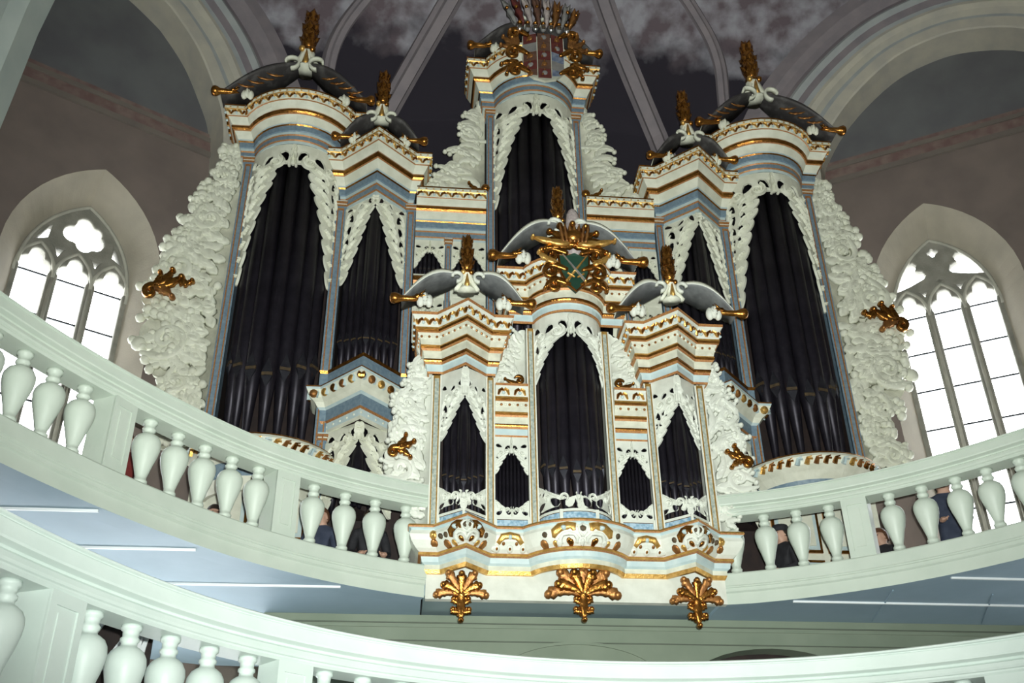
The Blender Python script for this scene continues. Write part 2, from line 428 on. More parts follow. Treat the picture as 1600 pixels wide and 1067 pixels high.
def church_wall(sg, name):
    P = wall_frame(sg); dz = .27 if sg > 0 else 0.0
    sco, sc = (1.78, 1.72) if sg > 0 else (-1.80, -1.80)
    s0, s1 = (-.8, 6.0) if sg > 0 else (-6.0, .8)
    zb, zt = 3.0, 18.0
    outer = [(sco+1.15, 5.6)]+pointed(sco, 1.15, 10.45+dz, 1.8)+[(sco-1.15, 5.6)]
    inner = [(sc+.83, 5.9)]+pointed(sc, .83, 10.45+dz, 1.38)+[(sc-.83, 5.9)]
    mb = MB(); m = 'wall_two_tone'
    mb.quad(P(s0, zb), P(sco-1.15, zb), P(sco-1.15, zt), P(s0, zt), m)
    mb.quad(P(sco+1.15, zb), P(s1, zb), P(s1, zt), P(sco+1.15, zt), m)
    mb.quad(P(sco-1.15, zb), P(sco+1.15, zb), P(sco+1.15, 5.6), P(sco-1.15, 5.6), m)
    for a, b in zip(outer[1:-1], outer[2:-1]):
        mb.quad(P(*a), P(a[0], zt), P(b[0], zt), P(*b), m)
    n = len(outer)
    for i in range(n):
        a, b = outer[i], outer[(i+1) % n]; c, d = inner[(i+1) % n], inner[i]
        mb.quad(P(*a), P(*b), P(*c, .5), P(*d, .5), 'reveal_plaster')
        mb.quad(P(*d, .5), P(*c, .5), P(*c, .9), P(*d, .9), 'reveal_plaster')
    wall = structure(mb, name)
    # painted cornice band, very slightly proud of the wall
    tb = MB()
    for z0, z1, o, mm in ((13.42, 13.52, .05, 'wall_plaster'), (13.52, 13.72, .03, 'band_paint'), (13.72, 13.80, .06, 'wall_plaster'), (13.80, 13.90, .03, 'band_paint')):
        a0, a1 = (s0, s1)
        if sg < 0: z0 -= .15; z1 -= .15
        q = [P(a0, z0), P(a1, z0), P(a1, z1), P(a0, z1)]; f = [P(a0, z0, -o), P(a1, z0, -o), P(a1, z1, -o), P(a0, z1, -o)]
        tb.loft([q, f], mm)
    structure(tb, 'trim_1' if sg < 0 else 'trim_2')
    # window
    win = put(bpy.data.objects.new('window_1' if sg < 0 else 'window_2', None), None, P(sc, 5.9, .55)); win['kind'] = 'structure'
    zs = 10.40+dz; loops = [[(x+(.03 if x > sc else -.03), z+(.03 if z > 6 else -.03)) for x, z in inner]]
    for k in (-1, 0, 1):
        c = sc+k*.553; w = .235
        head = polar_union([(c-.10, zs+.10, .16), (c+.10, zs+.10, .16), (c, zs+.29, .135)], (c, zs+.10), 26, -.35, pi+.35, False)
        loops.append([(c+w, 6.0), (c+w, zs-.05)]+head+[(c-w, zs-.05), (c-w, 6.0)])
    if sg < 0:
        oc = (sc+.02, zs+.86)
        loops.append(polar_union([(oc[0]-.17, oc[1]-.02, .17), (oc[0]+.17, oc[1]-.06, .17), (oc[0]-.03, oc[1]+.19, .15), (oc[0]+.03, oc[1]-.16, .15), (oc[0]+.15, oc[1]+.10, .13)], oc, 48))
        loops.append([(sc-.70, zs+.48), (sc-.44, zs+.62), (sc-.42, zs+.92), (sc-.52, zs+.86)])
        loops.append([(sc+.70, zs+.48), (sc+.46, zs+.62), (sc+.46, zs+.90), (sc+.56, zs+.78)])
        loops.append([(sc-.28, zs+.29), (sc-.17, zs+.52), (sc-.40, zs+.54)])
        loops.append([(sc+.28, zs+.29), (sc+.17, zs+.50), (sc+.38, zs+.50)])
    else:
        for k in (-1, 1):
            q = [(-.74, .50), (-.70, .70), (-.58, .92), (-.44, 1.06), (-.33, 1.08), (-.26, .99), (-.30, .90), (-.20, .86), (-.15, .74), (-.22, .66), (-.46, .57)]
            q = [(sc+k*-1*x*1.0, zs+z) for x, z in q]; loops.append(q)
        loops.append(polar_union([(sc-.055, zs+1.16, .065), (sc+.055, zs+1.16, .065), (sc, zs+1.22, .06), (sc, zs+1.10, .06)], (sc, zs+1.16), 24))
        loops.append([(sc-.28, zs+.29), (sc-.17, zs+.47), (sc-.40, zs+.46)])
        loops.append([(sc+.28, zs+.29), (sc+.17, zs+.47), (sc+.40, zs+.46)])
        loops.append([(sc, zs+.52), (sc+.08, zs+.58), (sc, zs+.64), (sc-.08, zs+.58)])
    plate('tracery', loops, .12, .03, P, .58, 'stone', win).build('tracery', win)
    def tube(pts, r, o, m, nm):
        g = MB(); rings = []
        for i, (x, z) in enumerate(pts):
            a = pts[max(0, i-1)]; c = pts[min(len(pts)-1, i+1)]; l = math.dist(a, c) or 1; nx, nz = -(c[1]-a[1])/l, (c[0]-a[0])/l
            rings.append([P(x+nx*q*r, z+nz*q*r, o-h) for q, h in ((-1, 0), (-.75, r*.8), (0, r*1.25), (.75, r*.8), (1, 0))])
        g.loft(rings, m); g.build(nm, win, True)
    for k in (-1, 0, 1): tube([(sc+k*.553-.277, zs-.1)]+list(reversed(pointed(sc+k*.553, .277, zs, .50, 8)))+[(sc+k*.553+.277, zs-.1)], .03, .50, 'stone_light', 'arch_moulding')
    for k in (-1, 1): tube([(sc+k*.277, 5.95), (sc+k*.277, zs-.05)], .032, .50, 'stone_light', 'mullion_shaft')
    tube(list(reversed(pointed(sc, .80, zs+.05, 1.35, 12))), .03, .50, 'stone_light', 'arch_moulding')
    bars = [7.0+dz+.68*k for k in range(-1, 6)]
    edges = [5.95]+bars+[zs+.02]
    for k in (-1, 0, 1):
        c = sc+k*.553
        for a, b in zip(edges, edges[1:]):
            g = MB(); q = [(c-.25, a), (c+.25, a), (c+.25, b), (c-.25, b)]
            g.loft([[P(*x, .60) for x in q], [P(*x, .608) for x in q]], 'glass'); g.build('pane', win)
    g = MB(); hp = [x for x in inner[1:-1] if x[1] > zs]; hp = [(sc+.82, zs+.02)]+hp+[(sc-.82, zs+.02)]
    g.loft([[P(*x, .60) for x in hp], [P(*x, .608) for x in hp]], 'glass'); g.build('pane', win)
    for z in bars:
        g = MB(); q = [(sc-.83, z-.013), (sc+.83, z-.013), (sc+.83, z+.013), (sc-.83, z+.013)]
        g.loft([[P(*x, .555) for x in q], [P(*x, .58) for x in q]], 'iron'); g.build('saddle_bar', win)
    # wall arch with deep mouldings
    if sg > 0: path = [(.15, 9.0), (.22, 12.0), (.28, 13.2), (.39, 13.84), (.95, 14.63), (1.81, 15.30), (2.55, 15.52), (3.21, 15.48), (4.04, 15.10), (4.9, 14.2), (5.3, 13.0), (5.4, 11)]
    else: path = [(-.12, 9.0), (-.18, 12.0), (-.24, 13.2), (-.37, 13.87), (-.62, 14.4), (-.96, 14.98), (-1.37, 15.44), (-1.63, 15.65), (-2.3, 16.0), (-3.0, 16.15), (-3.8, 16.0), (-4.6, 15.3), (-5.2, 14), (-5.4, 12)]
    path = catmull(path, 5); prof = [(0, -.62, 'rib_stone'), (0, -.02, 'rib_stone'), (.03, 0, 'rib_stone'), (.22, .02, 'rib_blue'), (.26, -.06, 'rib_blue'), (.36, -.07, 'rib_stone'), (.42, .04, 'rib_stone'), (.50, .10, 'rib_stone'),
            (.57, .09, 'rib_blue'), (.60, .0, 'rib_blue'), (.72, .02, 'rib_mauve'), (.78, .14, 'rib_blue'), (.88, .20, 'rib_blue'), (.95, .16, 'rib_mauve'), (1.05, .12, 'rib_mauve'), (1.12, .24, 'rib_mauve'), (1.24, .30, 'rib_mauve'), (1.5, .30, 'rib_mauve')]
    ob = offs(path, 0); tb = MB(); rows = []
    for a, bb, mm in prof:
        op = offs(path, a if sg < 0 else -a)
        rows.append([P(x, z, -.6-bb) for x, z in op])
    for i in range(len(prof)-1):
        for j in range(len(path)-1):
            tb.quad(rows[i][j], rows[i][j+1], rows[i+1][j+1], rows[i+1][j], prof[i][2])
    structure(tb, 'trim_3' if sg < 0 else 'trim_4', True)
    return rows[-1]
edgeL = church_wall(-1, 'wall_left'); edgeR = church_wall(1, 'wall_right')

mb = MB(); mb.box(-4.7, 4.7, 1.6, 1.8, 3, 18, 'wall_plaster'); structure(mb, 'wall_back')
# the nave round the viewer closes the room
xl = 5.2+6*CO; yl = 1.2-6*SI
mb = MB(); mb.box(-xl-.3, -xl+.0, -17, yl, 0, 18, 'nave_plaster'); structure(mb, 'wall_nave_left')
mb = MB(); mb.box(xl, xl+.3, -17, yl, 0, 18, 'nave_plaster'); structure(mb, 'wall_nave_right')
mb = MB(); mb.box(-xl-.3, xl+.3, -17.3, -17, 0, 18, 'nave_plaster'); structure(mb, 'wall_front')
mb = MB(); mb.box(-xl-.3, xl+.3, -17.3, 3, -.2, 0, 'floor_stone'); structure(mb, 'floor')
# vault: ribs of the apse and the frescoed webs between them
RL = [(-3.0, 1.5, 11.0), (-2.95, 1.45, 13.2), (-2.66, 1.3, 14.43), (-2.46, 1.15, 14.81), (-1.82, .5, 15.76), (-1.4, -.1, 16.34), (-.93, -.8, 16.98), (.02, -1.9, 17.9)]
RL[2:] = [(-2.63, 1.3, 14.39), (-2.47, 1.15, 14.71), (-1.88, .5, 15.67), (-1.47, -.1, 16.16), (-1.0, -.8, 16.73), (0, -1.9, 18.0)]
RR = [(-x*.97, y, z) for x, y, z in RL]; RR[-1] = (0, -1.9, 18.0)
CL = [(-3.75, 1.5, 11), (-3.72, 1.4, 13.4), (-3.65, 1.1, 14.43), (-3.59, .9, 14.93), (-3.46, .5, 15.57), (-3.05, 0, 16.03), (-2.18, -.7, 16.62), (0, -1.9, 18.0)]
CR = [(-x*1.04, y, z+.25*(i > 1)) for i, (x, y, z) in enumerate(CL)]; CR[-1] = (0, -1.9, 18.0)
ribs = [catmull(r, 5) for r in (CL, RL, RR, CR)]
def web(mb, A, B, bulge, m, k=8):
    n = min(len(A), len(B)); rows = []
    for i in range(n):
        row = []
        for j in range(k+1):
            t = j/k; f = 4*t*(1-t)*bulge*(1-i/(n-1))
            row.append((A[i][0]+(B[i][0]-A[i][0])*t, A[i][1]+(B[i][1]-A[i][1])*t+f*.5, A[i][2]+(B[i][2]-A[i][2])*t+f))
        rows.append(row)
    mb.loft(rows, m, caps=False, closed=False)
ce = MB()
for a, b, g in ((0, 1, .25), (1, 2, .5), (2, 3, .25)): web(ce, ribs[a], ribs[b], g, 'vault_fresco')
def resample(p, n):
    c = [0]
    for a, b in zip(p, p[1:]): c.append(c[-1]+math.dist(a, b))
    out = []
    for k in range(n):
        s = c[-1]*k/(n-1); i = 0
        while i < len(c)-2 and c[i+1] < s: i += 1
        t = (s-c[i])/((c[i+1]-c[i]) or 1); out.append(tuple(p[i][q]+(p[i+1][q]-p[i][q])*t for q in range(3)))
    return out
for corner, edge in ((ribs[0], edgeL), (ribs[3], edgeR)):
    e = [q for q in edge]; cut = max(range(len(e)), key=lambda i: e[i][2]); e = e[:cut+6]
    e2 = resample(e, len(corner)); web(ce, corner, e2, .15, 'vault_fresco', 10)
ceil = ce.build('ceiling', None, True, origin=(0, 0, 10)); ceil['kind'] = 'structure'
mb = MB(); mb.box(-xl-.3, xl+.3, -17.3, 3, 18.05, 18.3, 'nave_plaster'); mb.build('vault_cover', ceil)
def rib_mesh(path, w, d, m, name):
    tb = MB(); rings = []
    for i, p in enumerate(path):
        a = Vector(path[max(0, i-1)]); c = Vector(path[min(len(path)-1, i+1)]); t = (c-a).normalized()
        inward = (Vector((0, -4.5, 12.5))-Vector(p)); inward = (inward-t*inward.dot(t)).normalized(); side = t.cross(inward)
        q = Vector(p); prof = ((-w, -.12), (-w, d*.3), (-w*.6, d*.6), (-w*.45, d), (w*.45, d), (w*.6, d*.6), (w, d*.3), (w, -.12))
        rings.append([tuple(q+side*x+inward*y) for x, y in prof])
    tb.loft(rings, m); return structure(tb, name)
rib_mesh(ribs[0], .11, .16, 'rib_mauve', 'trim_5'); rib_mesh(ribs[3], .11, .16, 'rib_mauve', 'trim_8')
rib_mesh(ribs[1], .19, .22, 'rib_mauve', 'trim_6'); rib_mesh(ribs[2], .19, .22, 'rib_mauve', 'trim_7')
# near pier at the left edge, its face leaning into the arch that springs from it
tb = MB(); rings = []
for z, x, w in ((0, -6.30, 1.3), (8.6, -6.30, 1.3), (9.6, -6.24, 1.3), (10.6, -6.19, 1.35), (11.6, -6.08, 1.45), (12.8, -5.85, 1.7), (14, -5.5, 2.1), (16, -4.4, 3.2), (18, -2.5, 5)):
    rings.append([(x-w, -4.6, z), (x-.12, -4.6, z), (x, -4.45, z), (x, -4.05, z), (x-.12, -3.9, z), (x-w, -3.9, z)])
tb.loft(rings, 'pier_stone'); structure(tb, 'trim_9')

# ------------------------------------------------------------------ galleries
def ring_pts(c, r, a0, a1, step=2.0):
    n = max(2, int(abs(a1-a0)/step)); return [(a0+(a1-a0)*k/n) for k in range(n+1)]
def rr_(r, a): return r(a) if callable(r) else r
def ring_sweep(mb, c, r, angs, prof, caps=None):
    """prof: list of (q, z, mat): q = distance inward from radius r"""
    rings = [[(c[0]+(rr_(r, a)-q)*math.sin(rad(a)), c[1]+(rr_(r, a)-q)*math.cos(rad(a)), z) for q, z, m in prof] for a in angs]
    n = len(prof); b = len(mb.v)
    for rg in rings: mb.v += rg
    for i in range(len(rings)-1):
        for j in range(n):
            k = (j+1) % n
            mb.f.append((b+i*n+j, b+(i+1)*n+j, b+(i+1)*n+k, b+i*n+k)); mb.m.append(prof[j][2])
    for i in (0, len(rings)-1): mb.f.append(tuple(b+i*n+j for j in range(n))); mb.m.append(prof[0][2])
def baluster_mesh(h, m, s=1.0):
    p = [(.066, 0), (.066, .035), (.052, .048), (.062, .062), (.062, .08), (.050, .095), (.050, .12), (.063, .17), (.083, .25), (.107, .33), (.124, .41), (.128, .455), (.122, .50), (.102, .54), (.072, .565), (.052, .577),
         (.049, .60), (.060, .612), (.060, .63), (.048, .642), (.052, .68), (.066, .69), (.066, .72)]
    mb = MB(); mb.lathe([(r*s, z*h/.72) for r, z in p], 0, 0, m, 18)
    return mb.mesh('baluster', (0, 0, 0), True)[0]
def post_mesh(w, d, h, m):
    mb = MB(); mb.box(-w/2, w/2, -d/2+.012, d/2, 0, h, m); f = -d/2; e = .055
    for x0, x1, z0, z1 in ((-w/2, -w/2+e, 0, h), (w/2-e, w/2, 0, h), (-w/2+e, w/2-e, 0, e+.02), (-w/2+e, w/2-e, h-e-.02, h)): mb.box(x0, x1, f, f+.02, z0, z1, m)
    q = e+.03; mb.box(-w/2+q, w/2-q, f+.004, f+.02, q+.03, h-q-.03, m)
    return mb.mesh('post', (0, 0, 0))[0]
def balustrade(name, label, c, r, zb, h, rail_h, a0, a1, bal, posts, m, base_prof, post_w=.27, s=1.0):
    mid = (a0+a1)/2
    root = empty(name, (c[0]+rr_(r, mid)*math.sin(rad(mid)), c[1]+rr_(r, mid)*math.cos(rad(mid)), zb)); tag(root, label, 'balustrade')
    z1 = zb+h; t = z1+rail_h; k = rail_h/.31; angs = ring_pts(c, r, a0, a1)
    mb = MB()
    ring_sweep(mb, c, r, angs, [(q*s, t-d*k, m) for q, d in ((-.15, 0), (.17, 0), (.19, .012), (.19, .028), (.172, .036), (.172, .042), (.178, .050), (.178, .145), (.172, .160), (.128, .178), (.118, .192), (.128, .205), (.145, .215), (.148, .25), (.138, .268), (.125, .275), (.125, .29), (.11, .31), (-.13, .31), (-.15, .2))])
    mb.build('handrail', root)
    mb = MB(); ring_sweep(mb, c, r, angs, base_prof); mb.build('base_course', root)
    bm_ = baluster_mesh(h, m, s); pm = post_mesh(post_w, .26*s, h, m)
    for a in bal: inst('baluster', bm_, root, (c[0]+rr_(r, a)*math.sin(rad(a)), c[1]+rr_(r, a)*math.cos(rad(a)), zb), -rad(a))
    for a in posts: inst('post', pm, root, (c[0]+rr_(r, a)*math.sin(rad(a)), c[1]+rr_(r, a)*math.cos(rad(a)), zb), -rad(a))
    return root
UC = (.15, -6.8)
def UR(a): return 5.12+.25*(max(0, min(90, abs(a))-50)/25)**2
def up_base(z0=4.82): return [(-.15, 5.16, 'rail_paint'), (.14, 5.16, 'rail_paint'), (.15, 5.145, 'rail_paint'), (.15, 5.02, 'rail_paint'), (.138, 5.012, 'rail_paint'), (.138, 5.002, 'rail_paint'), (.125, 4.995, 'rail_paint'), (.125, 4.96, 'rail_paint'), (.10, 4.945, 'rail_paint'), (.10, z0, 'soffit_blue'), (-.15, z0, 'rail_paint')]
balustrade('balustrade', 'pale green turned balustrade of the upper gallery, left of the small projecting organ case', UC, UR, 5.16, .66, .24, -108, -20.3,
           [-22.6, -26.7, -30.7, -34.9, -42.4, -46.0, -49.7, -53.4, -57.1, -65.4, -69.0, -72.4, -75.8, -79.4, -88, -92, -96, -100], [-39.2, -61.6, -83.8, -104], 'rail_paint', up_base())
balustrade('balustrade', 'pale green turned balustrade of the upper gallery, right of the small projecting organ case', UC, UR, 5.16, .66, .24, 17.2, 108,
           [19.5, 23.6, 27.6, 31.6, 38.9, 42.8, 46.8, 50.4, 54.2, 62.4, 66, 69.6, 73.2, 76.8, 85, 89, 93, 97], [34.9, 58.4, 81, 101], 'rail_paint', up_base())
LC_ = (.14, -8.44)
def LR(a): return 4.28+.10*(max(0, min(95, abs(a))-58)/20)**2
zl = 3.65
low_prof = [(q, z+.035, 'rail_paint_pale') for q, z in ((-.15, 2.70), (.14, 2.70), (.15, 2.68), (.15, 2.50), (.12, 2.48), (.12, 2.30), (-.15, 2.30))]
lp = [-92.3, -66.1, -39.9, -13.7, 12.5, 38.7, 64.9, 91]; lb = []
for a in lp[:-1]:
    for k in range(1, 6): lb.append(a+4.37*k)
balustrade('balustrade', 'white lower-gallery balustrade sweeping across the foreground', LC_, LR, 2.735, .645, .27, -104, 104, lb, lp, 'rail_paint_pale', low_prof, .29, .97)

def gallery_slab(sg):
    """boarded underside of the upper gallery on one side, from the fascia back to the church walls"""
    mb = MB(); angs = ring_pts(UC, UR, 18, 108, 3); I = []; O = []
    for k, a in enumerate(angs):
        t = k/(len(angs)-1); a *= sg; I.append((UC[0]+(UR(a)-.10)*math.sin(rad(a)), UC[1]+(UR(a)-.10)*math.cos(rad(a))))
        q = min(1, t*1.8)
        O.append((1.62*sg+sg*q*7.4, (1.0-3.2*max(0, q-.35)) if t < .6 else 1.0-3.2*.65-7*(t-.6)))
    I[0] = (1.62*sg, I[0][1])
    for z, mm in ((4.821, 'soffit_blue'), (5.05, 'plank')):
        for j in range(len(I)-1): mb.quad((*I[j], z), (*O[j], z), (*O[j+1], z), (*I[j+1], z), mm)
    mb.quad((*I[0], 4.821), (*O[0], 4.821), (*O[0], 5.05), (*I[0], 5.05), 'soffit_blue')
    g = mb.build('gallery_floor'); g['kind'] = 'structure'
    ys = (-4.36, -3.45, -2.43) if sg < 0 else (-3.12, -2.23, -4.05)
    for y in ys:
        x0 = math.sqrt(5.02**2-(y-UC[1])**2)+.12+.15*sg
        b = MB(); b.box(min(sg*x0, sg*6.8), max(sg*x0, sg*6.8), y-.012, y+.012, 4.800, 4.8205, 'thin_strip'); b.build('thin_strip', g)  # white strip draws the light caught along a joint of the boards
    if sg > 0:
        for x0, y0, x1, y1 in ((3.27, -2.67, 3.53, -1.51), (4.4, -2.6, 4.85, -1.5)):
            b = MB(); b.loft([[(x0-.008, y0, 4.808), (x0+.008, y0, 4.808), (x0+.008, y0, 4.8205), (x0-.008, y0, 4.8205)], [(x1-.008, y1, 4.808), (x1+.008, y1, 4.808), (x1+.008, y1, 4.8205), (x1-.008, y1, 4.8205)]], 'soffit_blue'); b.build('thin_strip', g)
gallery_slab(-1); gallery_slab(1)
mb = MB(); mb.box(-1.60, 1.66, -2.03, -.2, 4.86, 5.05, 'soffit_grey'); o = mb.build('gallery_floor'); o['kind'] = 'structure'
# wall below the gallery, set back under it, with string lines and two shallow arches
def arched_wall():
    z0, z1, y = 0.0, 4.82, -1.45; m = 'green_wall'
    mb = MB(); ax, aw, zs, rise = 2.32, 1.02, 3.95, .56
    xs = [ax-aw*math.cos(pi*k/16) for k in range(17)]; zz = [zs+rise*math.sin(pi*k/16)**.8 for k in range(17)]
    mb.box(-3.3, ax-aw, y, y+.25, z0, z1, m); mb.box(ax+aw, 7.0, y, y+.25, z0, z1, m)
    for i in range(16):
        a, b, za, zb = xs[i], xs[i+1], zz[i], zz[i+1]
        mb.quad((a, y, za), (b, y, zb), (b, y, z1), (a, y, z1), m); mb.quad((a, y, za), (a, y+.25, za), (b, y+.25, zb), (b, y, zb), m)
    w = structure(mb, 'wall_under_gallery')
    for z, t in ((4.735, .012), (4.70, .03), (4.54, .012)):
        b = MB(); b.box(-3.28, 6.9, y-.012, y, z-t/2, z+t/2, 'line_dark' if t < .02 else m); o = b.build('string_course', w)
    # blind arch moulding at left of the opening
    b = MB(); rings = []
    for k in range(25):
        a = pi*k/24; x = .13-.98*math.cos(a); z = 3.95+.57*math.sin(a)**.8
        nx, nz = -math.cos(a), math.sin(a); rings.append([(x, y-.02, z), (x+nx*.03, y-.02, z+nz*.03), (x+nx*.03, y, z+nz*.03), (x, y, z)])
    b.loft(rings, 'green_wall'); b.build('arch_moulding', w)
    b = MB(); b.box(ax-1.2, ax+1.2, -1.12, -1.05, 0, 4.81, 'dark_wood'); b.build('passage_shadow_sheet', w)  # near-black sheet stands in for the shadow inside the arched opening
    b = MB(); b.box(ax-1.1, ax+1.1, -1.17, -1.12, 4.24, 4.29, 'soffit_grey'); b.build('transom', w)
arched_wall()
# ground of the lower gallery
mb = MB(); angs = ring_pts(LC_, LR, -104, 104, 4)
for a, b in zip(angs, angs[1:]):
    q = [(LC_[0]+rr*math.sin(rad(t)), LC_[1]+rr*math.cos(rad(t))) for rr, t in ((LR(a)-.1, a), (LR(a)+3.2, a), (LR(b)+3.2, b), (LR(b)-.1, b))]
    for z, mm in ((2.31, 'soffit_blue'), (2.5, 'plank')): mb.quad(*[(x, min(y, -1.5), z) for x, y in q], mm)
o = mb.build('gallery_floor'); o['kind'] = 'structure'
# lattice of laths seen between the lower balusters
root = empty('lattice_screen', (-4.7, -3.6, 2.5)); tag(root, 'dark panel of crossed pale laths glimpsed between the lower-gallery balusters', 'lattice screen')
b = MB(); b.box(-5.5, -3.95, -3.50, -3.46, 2.5, 4.3, 'dark_wood'); b.build('back_panel', root)
for k in range(5):
    for sgn in (1, -1):
        b = MB(); x = -5.3+k*.28; a = Vector((x if sgn > 0 else -4.0-k*.28, -3.53-.02*(sgn > 0), 2.55)); e = a+Vector((sgn*.95 if True else 0, 0, 1.6))
        e.x = max(-5.48, min(-3.97, e.x))
        b.loft([[(p.x-.022, p.y, p.z), (p.x+.022, p.y, p.z), (p.x+.022, p.y+.02, p.z), (p.x-.022, p.y+.02, p.z)] for p in (a, e)], 'thin_strip'); b.build('lath', root)

# ================================================================== ORGANS
def pilaster(parent, x, yf, z0, z1, w, style, depth=.16):
    mb = MB(); h = w/2
    if style == 'main': e0, e1, g, c = 'red_gold', 'blue', 'red_gold', 'blue'
    else: e0, e1, g, c = 'white', 'white', 'gold_bright', 'grey_marble'
    mb.box(x-h, x+h, yf+.02, yf+depth, z0, z1, e1)
    a = w*.16; b = w*.12
    for s in (-1, 1):
        x0, x1 = sorted((x+s*h, x+s*(h-a))); mb.box(x0, x1, yf, yf+.04, z0, z1, e1)
        x0, x1 = sorted((x+s*(h-a), x+s*(h-a-b))); mb.box(x0, x1, yf-.008, yf+.04, z0+.03, z1-.03, g)
    mb.box(x-h+a+b, x+h-a-b, yf+.012, yf+.05, z0+.03, z1-.03, c)
    mb.box(x-h+a, x+h-a, yf-.006, yf+.03, z0, z0+.03, g); mb.box(x-h+a, x+h-a, yf-.006, yf+.03, z1-.03, z1, g)
    # base and capital mouldings
    for k, (dz, o, m) in enumerate(((0, .012, e1), (.03, .022, 'red_gold'), (.055, .014, 'cream'), (.09, .03, 'red_gold'), (.115, .02, 'light_blue'))):
        if style == 'main': mb.box(x-h-o, x+h+o, yf-o, yf+depth, z1+dz, z1+dz+.03, m)
    return mb.build('pilaster', parent)
PROF_MAIN = [(-.02, 0, 'light_blue'), (.01, 0, 'light_blue'), (.02, .05, 'red_gold'), (.05, .075, 'blue'), (.05, .16, 'red_gold'), (.08, .185, 'light_blue'), (.09, .235, 'blue'), (.12, .255, 'blue'), (.14, .36, 'gold'), (.18, .38, 'light_blue'),
             (.19, .41, 'cream'), (.24, .46, 'cream'), (.33, .545, 'red_gold'), (.37, .56, 'gold'), (.42, .585, 'gold'), (.44, .615, 'gold'), (.41, .645, 'red_gold'), (.40, .655, 'cream'), (.47, .70, 'cream'), (.56, .78, 'red_gold'), (.60, .79, 'cream'), (.66, .90, 'gold_bright'), (.70, .915, 'cream'), (.70, .975, 'gold'), (.72, 1, 'cream'), (.2, 1.01, 'cream')]
PROF_RUCK = [(-.02, 0, 'red_gold'), (.04, 0, 'red_gold'), (.06, .03, 'light_blue'), (.08, .13, 'light_blue'), (.14, .145, 'red_gold'), (.17, .19, 'gold'), (.20, .21, 'gold'), (.20, .24, 'cream_worn'), (.22, .36, 'cream_worn'), (.27, .37, 'red_gold'), (.33, .40, 'gold'), (.36, .44, 'gold_bright'), (.33, .47, 'cream_worn'), (.38, .56, 'cream_worn'), (.48, .66, 'red_gold'),
             (.55, .67, 'gold'), (.58, .71, 'gold_bright'), (.56, .75, 'white'), (.64, .92, 'white'), (.72, .95, 'red_gold'), (.74, 1, 'cream'), (.2, 1.01, 'cream')]
def cornice(parent, path, z0, H, Pj, prof, beads=None, name='cornice'):
    mb = MB(); pr = [(o*Pj/.72, z0+z*H, m) for o, z, m in prof]
    sweep(mb, path, pr)
    if beads:
        for zz, o, sp, r, ms in beads:
            F = Field(offs(path, o*Pj/.72)); n = max(2, int(F.L/sp))
            for k in range(n):
                uc = (k+.5)*F.L/n; x, y, nx, ny = F.at(uc); v = z0+zz*H
                if y > path[len(path)//2][1]+.75: continue
                if r > .03:
                    M = F.M; w = sp*.48
                    ribbon(mb, M, [(uc-w, v-r*.9), (uc-w*.75, v+r*.3), (uc-w*.3, v+r*.75), (uc, v+r*.2)], lambda t: r*.42*(.6+.6*math.sin(pi*t)), r*.5, ms[0]); ribbon(mb, M, [(uc+w, v-r*.9), (uc+w*.75, v+r*.3), (uc+w*.3, v+r*.75), (uc, v+r*.2)], lambda t: r*.42*(.6+.6*math.sin(pi*t)), r*.5, ms[1])
                    dome(mb, M, (uc, v-r*.35), r*.45, r*.6, ms[2], 0, 7)
                else: dome(mb, F.M, (uc, v), r, r*.7, ms[k % len(ms)], 0, 6)
    return mb.build(name, parent)
BEADS_MAIN = [(.85, .645, .17, .046, ('gold', 'gold_bright', 'light_blue')), (.945, .70, .055, .016, ('gold_bright', 'cream'))]
BEADS_RUCK = [(.84, .605, .13, .046, ('gold', 'gold_bright', 'light_blue')), (.60, .42, .045, .017, ('cream', 'gold_dark'))]
PC = {}
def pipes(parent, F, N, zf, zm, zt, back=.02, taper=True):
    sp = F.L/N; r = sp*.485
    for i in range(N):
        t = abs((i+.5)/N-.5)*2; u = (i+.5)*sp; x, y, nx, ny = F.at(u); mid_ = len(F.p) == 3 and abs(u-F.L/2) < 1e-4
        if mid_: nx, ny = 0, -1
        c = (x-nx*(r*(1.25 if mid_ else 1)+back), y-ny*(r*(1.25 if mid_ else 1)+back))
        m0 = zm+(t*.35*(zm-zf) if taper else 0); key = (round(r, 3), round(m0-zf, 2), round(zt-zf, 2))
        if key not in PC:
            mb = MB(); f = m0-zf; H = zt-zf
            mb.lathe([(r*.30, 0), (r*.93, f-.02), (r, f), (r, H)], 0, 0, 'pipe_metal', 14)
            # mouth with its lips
            a = r*.62; mb.box(-a, a, -r*1.01, -r*.6, f+.005, f+r*.42, 'hole_shadow')
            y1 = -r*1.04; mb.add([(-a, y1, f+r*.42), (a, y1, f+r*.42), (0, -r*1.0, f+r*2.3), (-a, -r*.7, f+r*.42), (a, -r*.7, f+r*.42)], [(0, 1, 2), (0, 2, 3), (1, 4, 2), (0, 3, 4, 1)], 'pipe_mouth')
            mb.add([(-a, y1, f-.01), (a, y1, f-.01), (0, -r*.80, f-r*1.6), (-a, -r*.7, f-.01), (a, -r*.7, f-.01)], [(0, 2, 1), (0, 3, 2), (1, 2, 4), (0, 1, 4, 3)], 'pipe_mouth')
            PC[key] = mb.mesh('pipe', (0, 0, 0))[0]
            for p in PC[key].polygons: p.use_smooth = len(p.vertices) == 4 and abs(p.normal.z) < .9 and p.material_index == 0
        inst('pipe', PC[key], parent, (c[0], c[1], zf), math.atan2(nx, -ny))
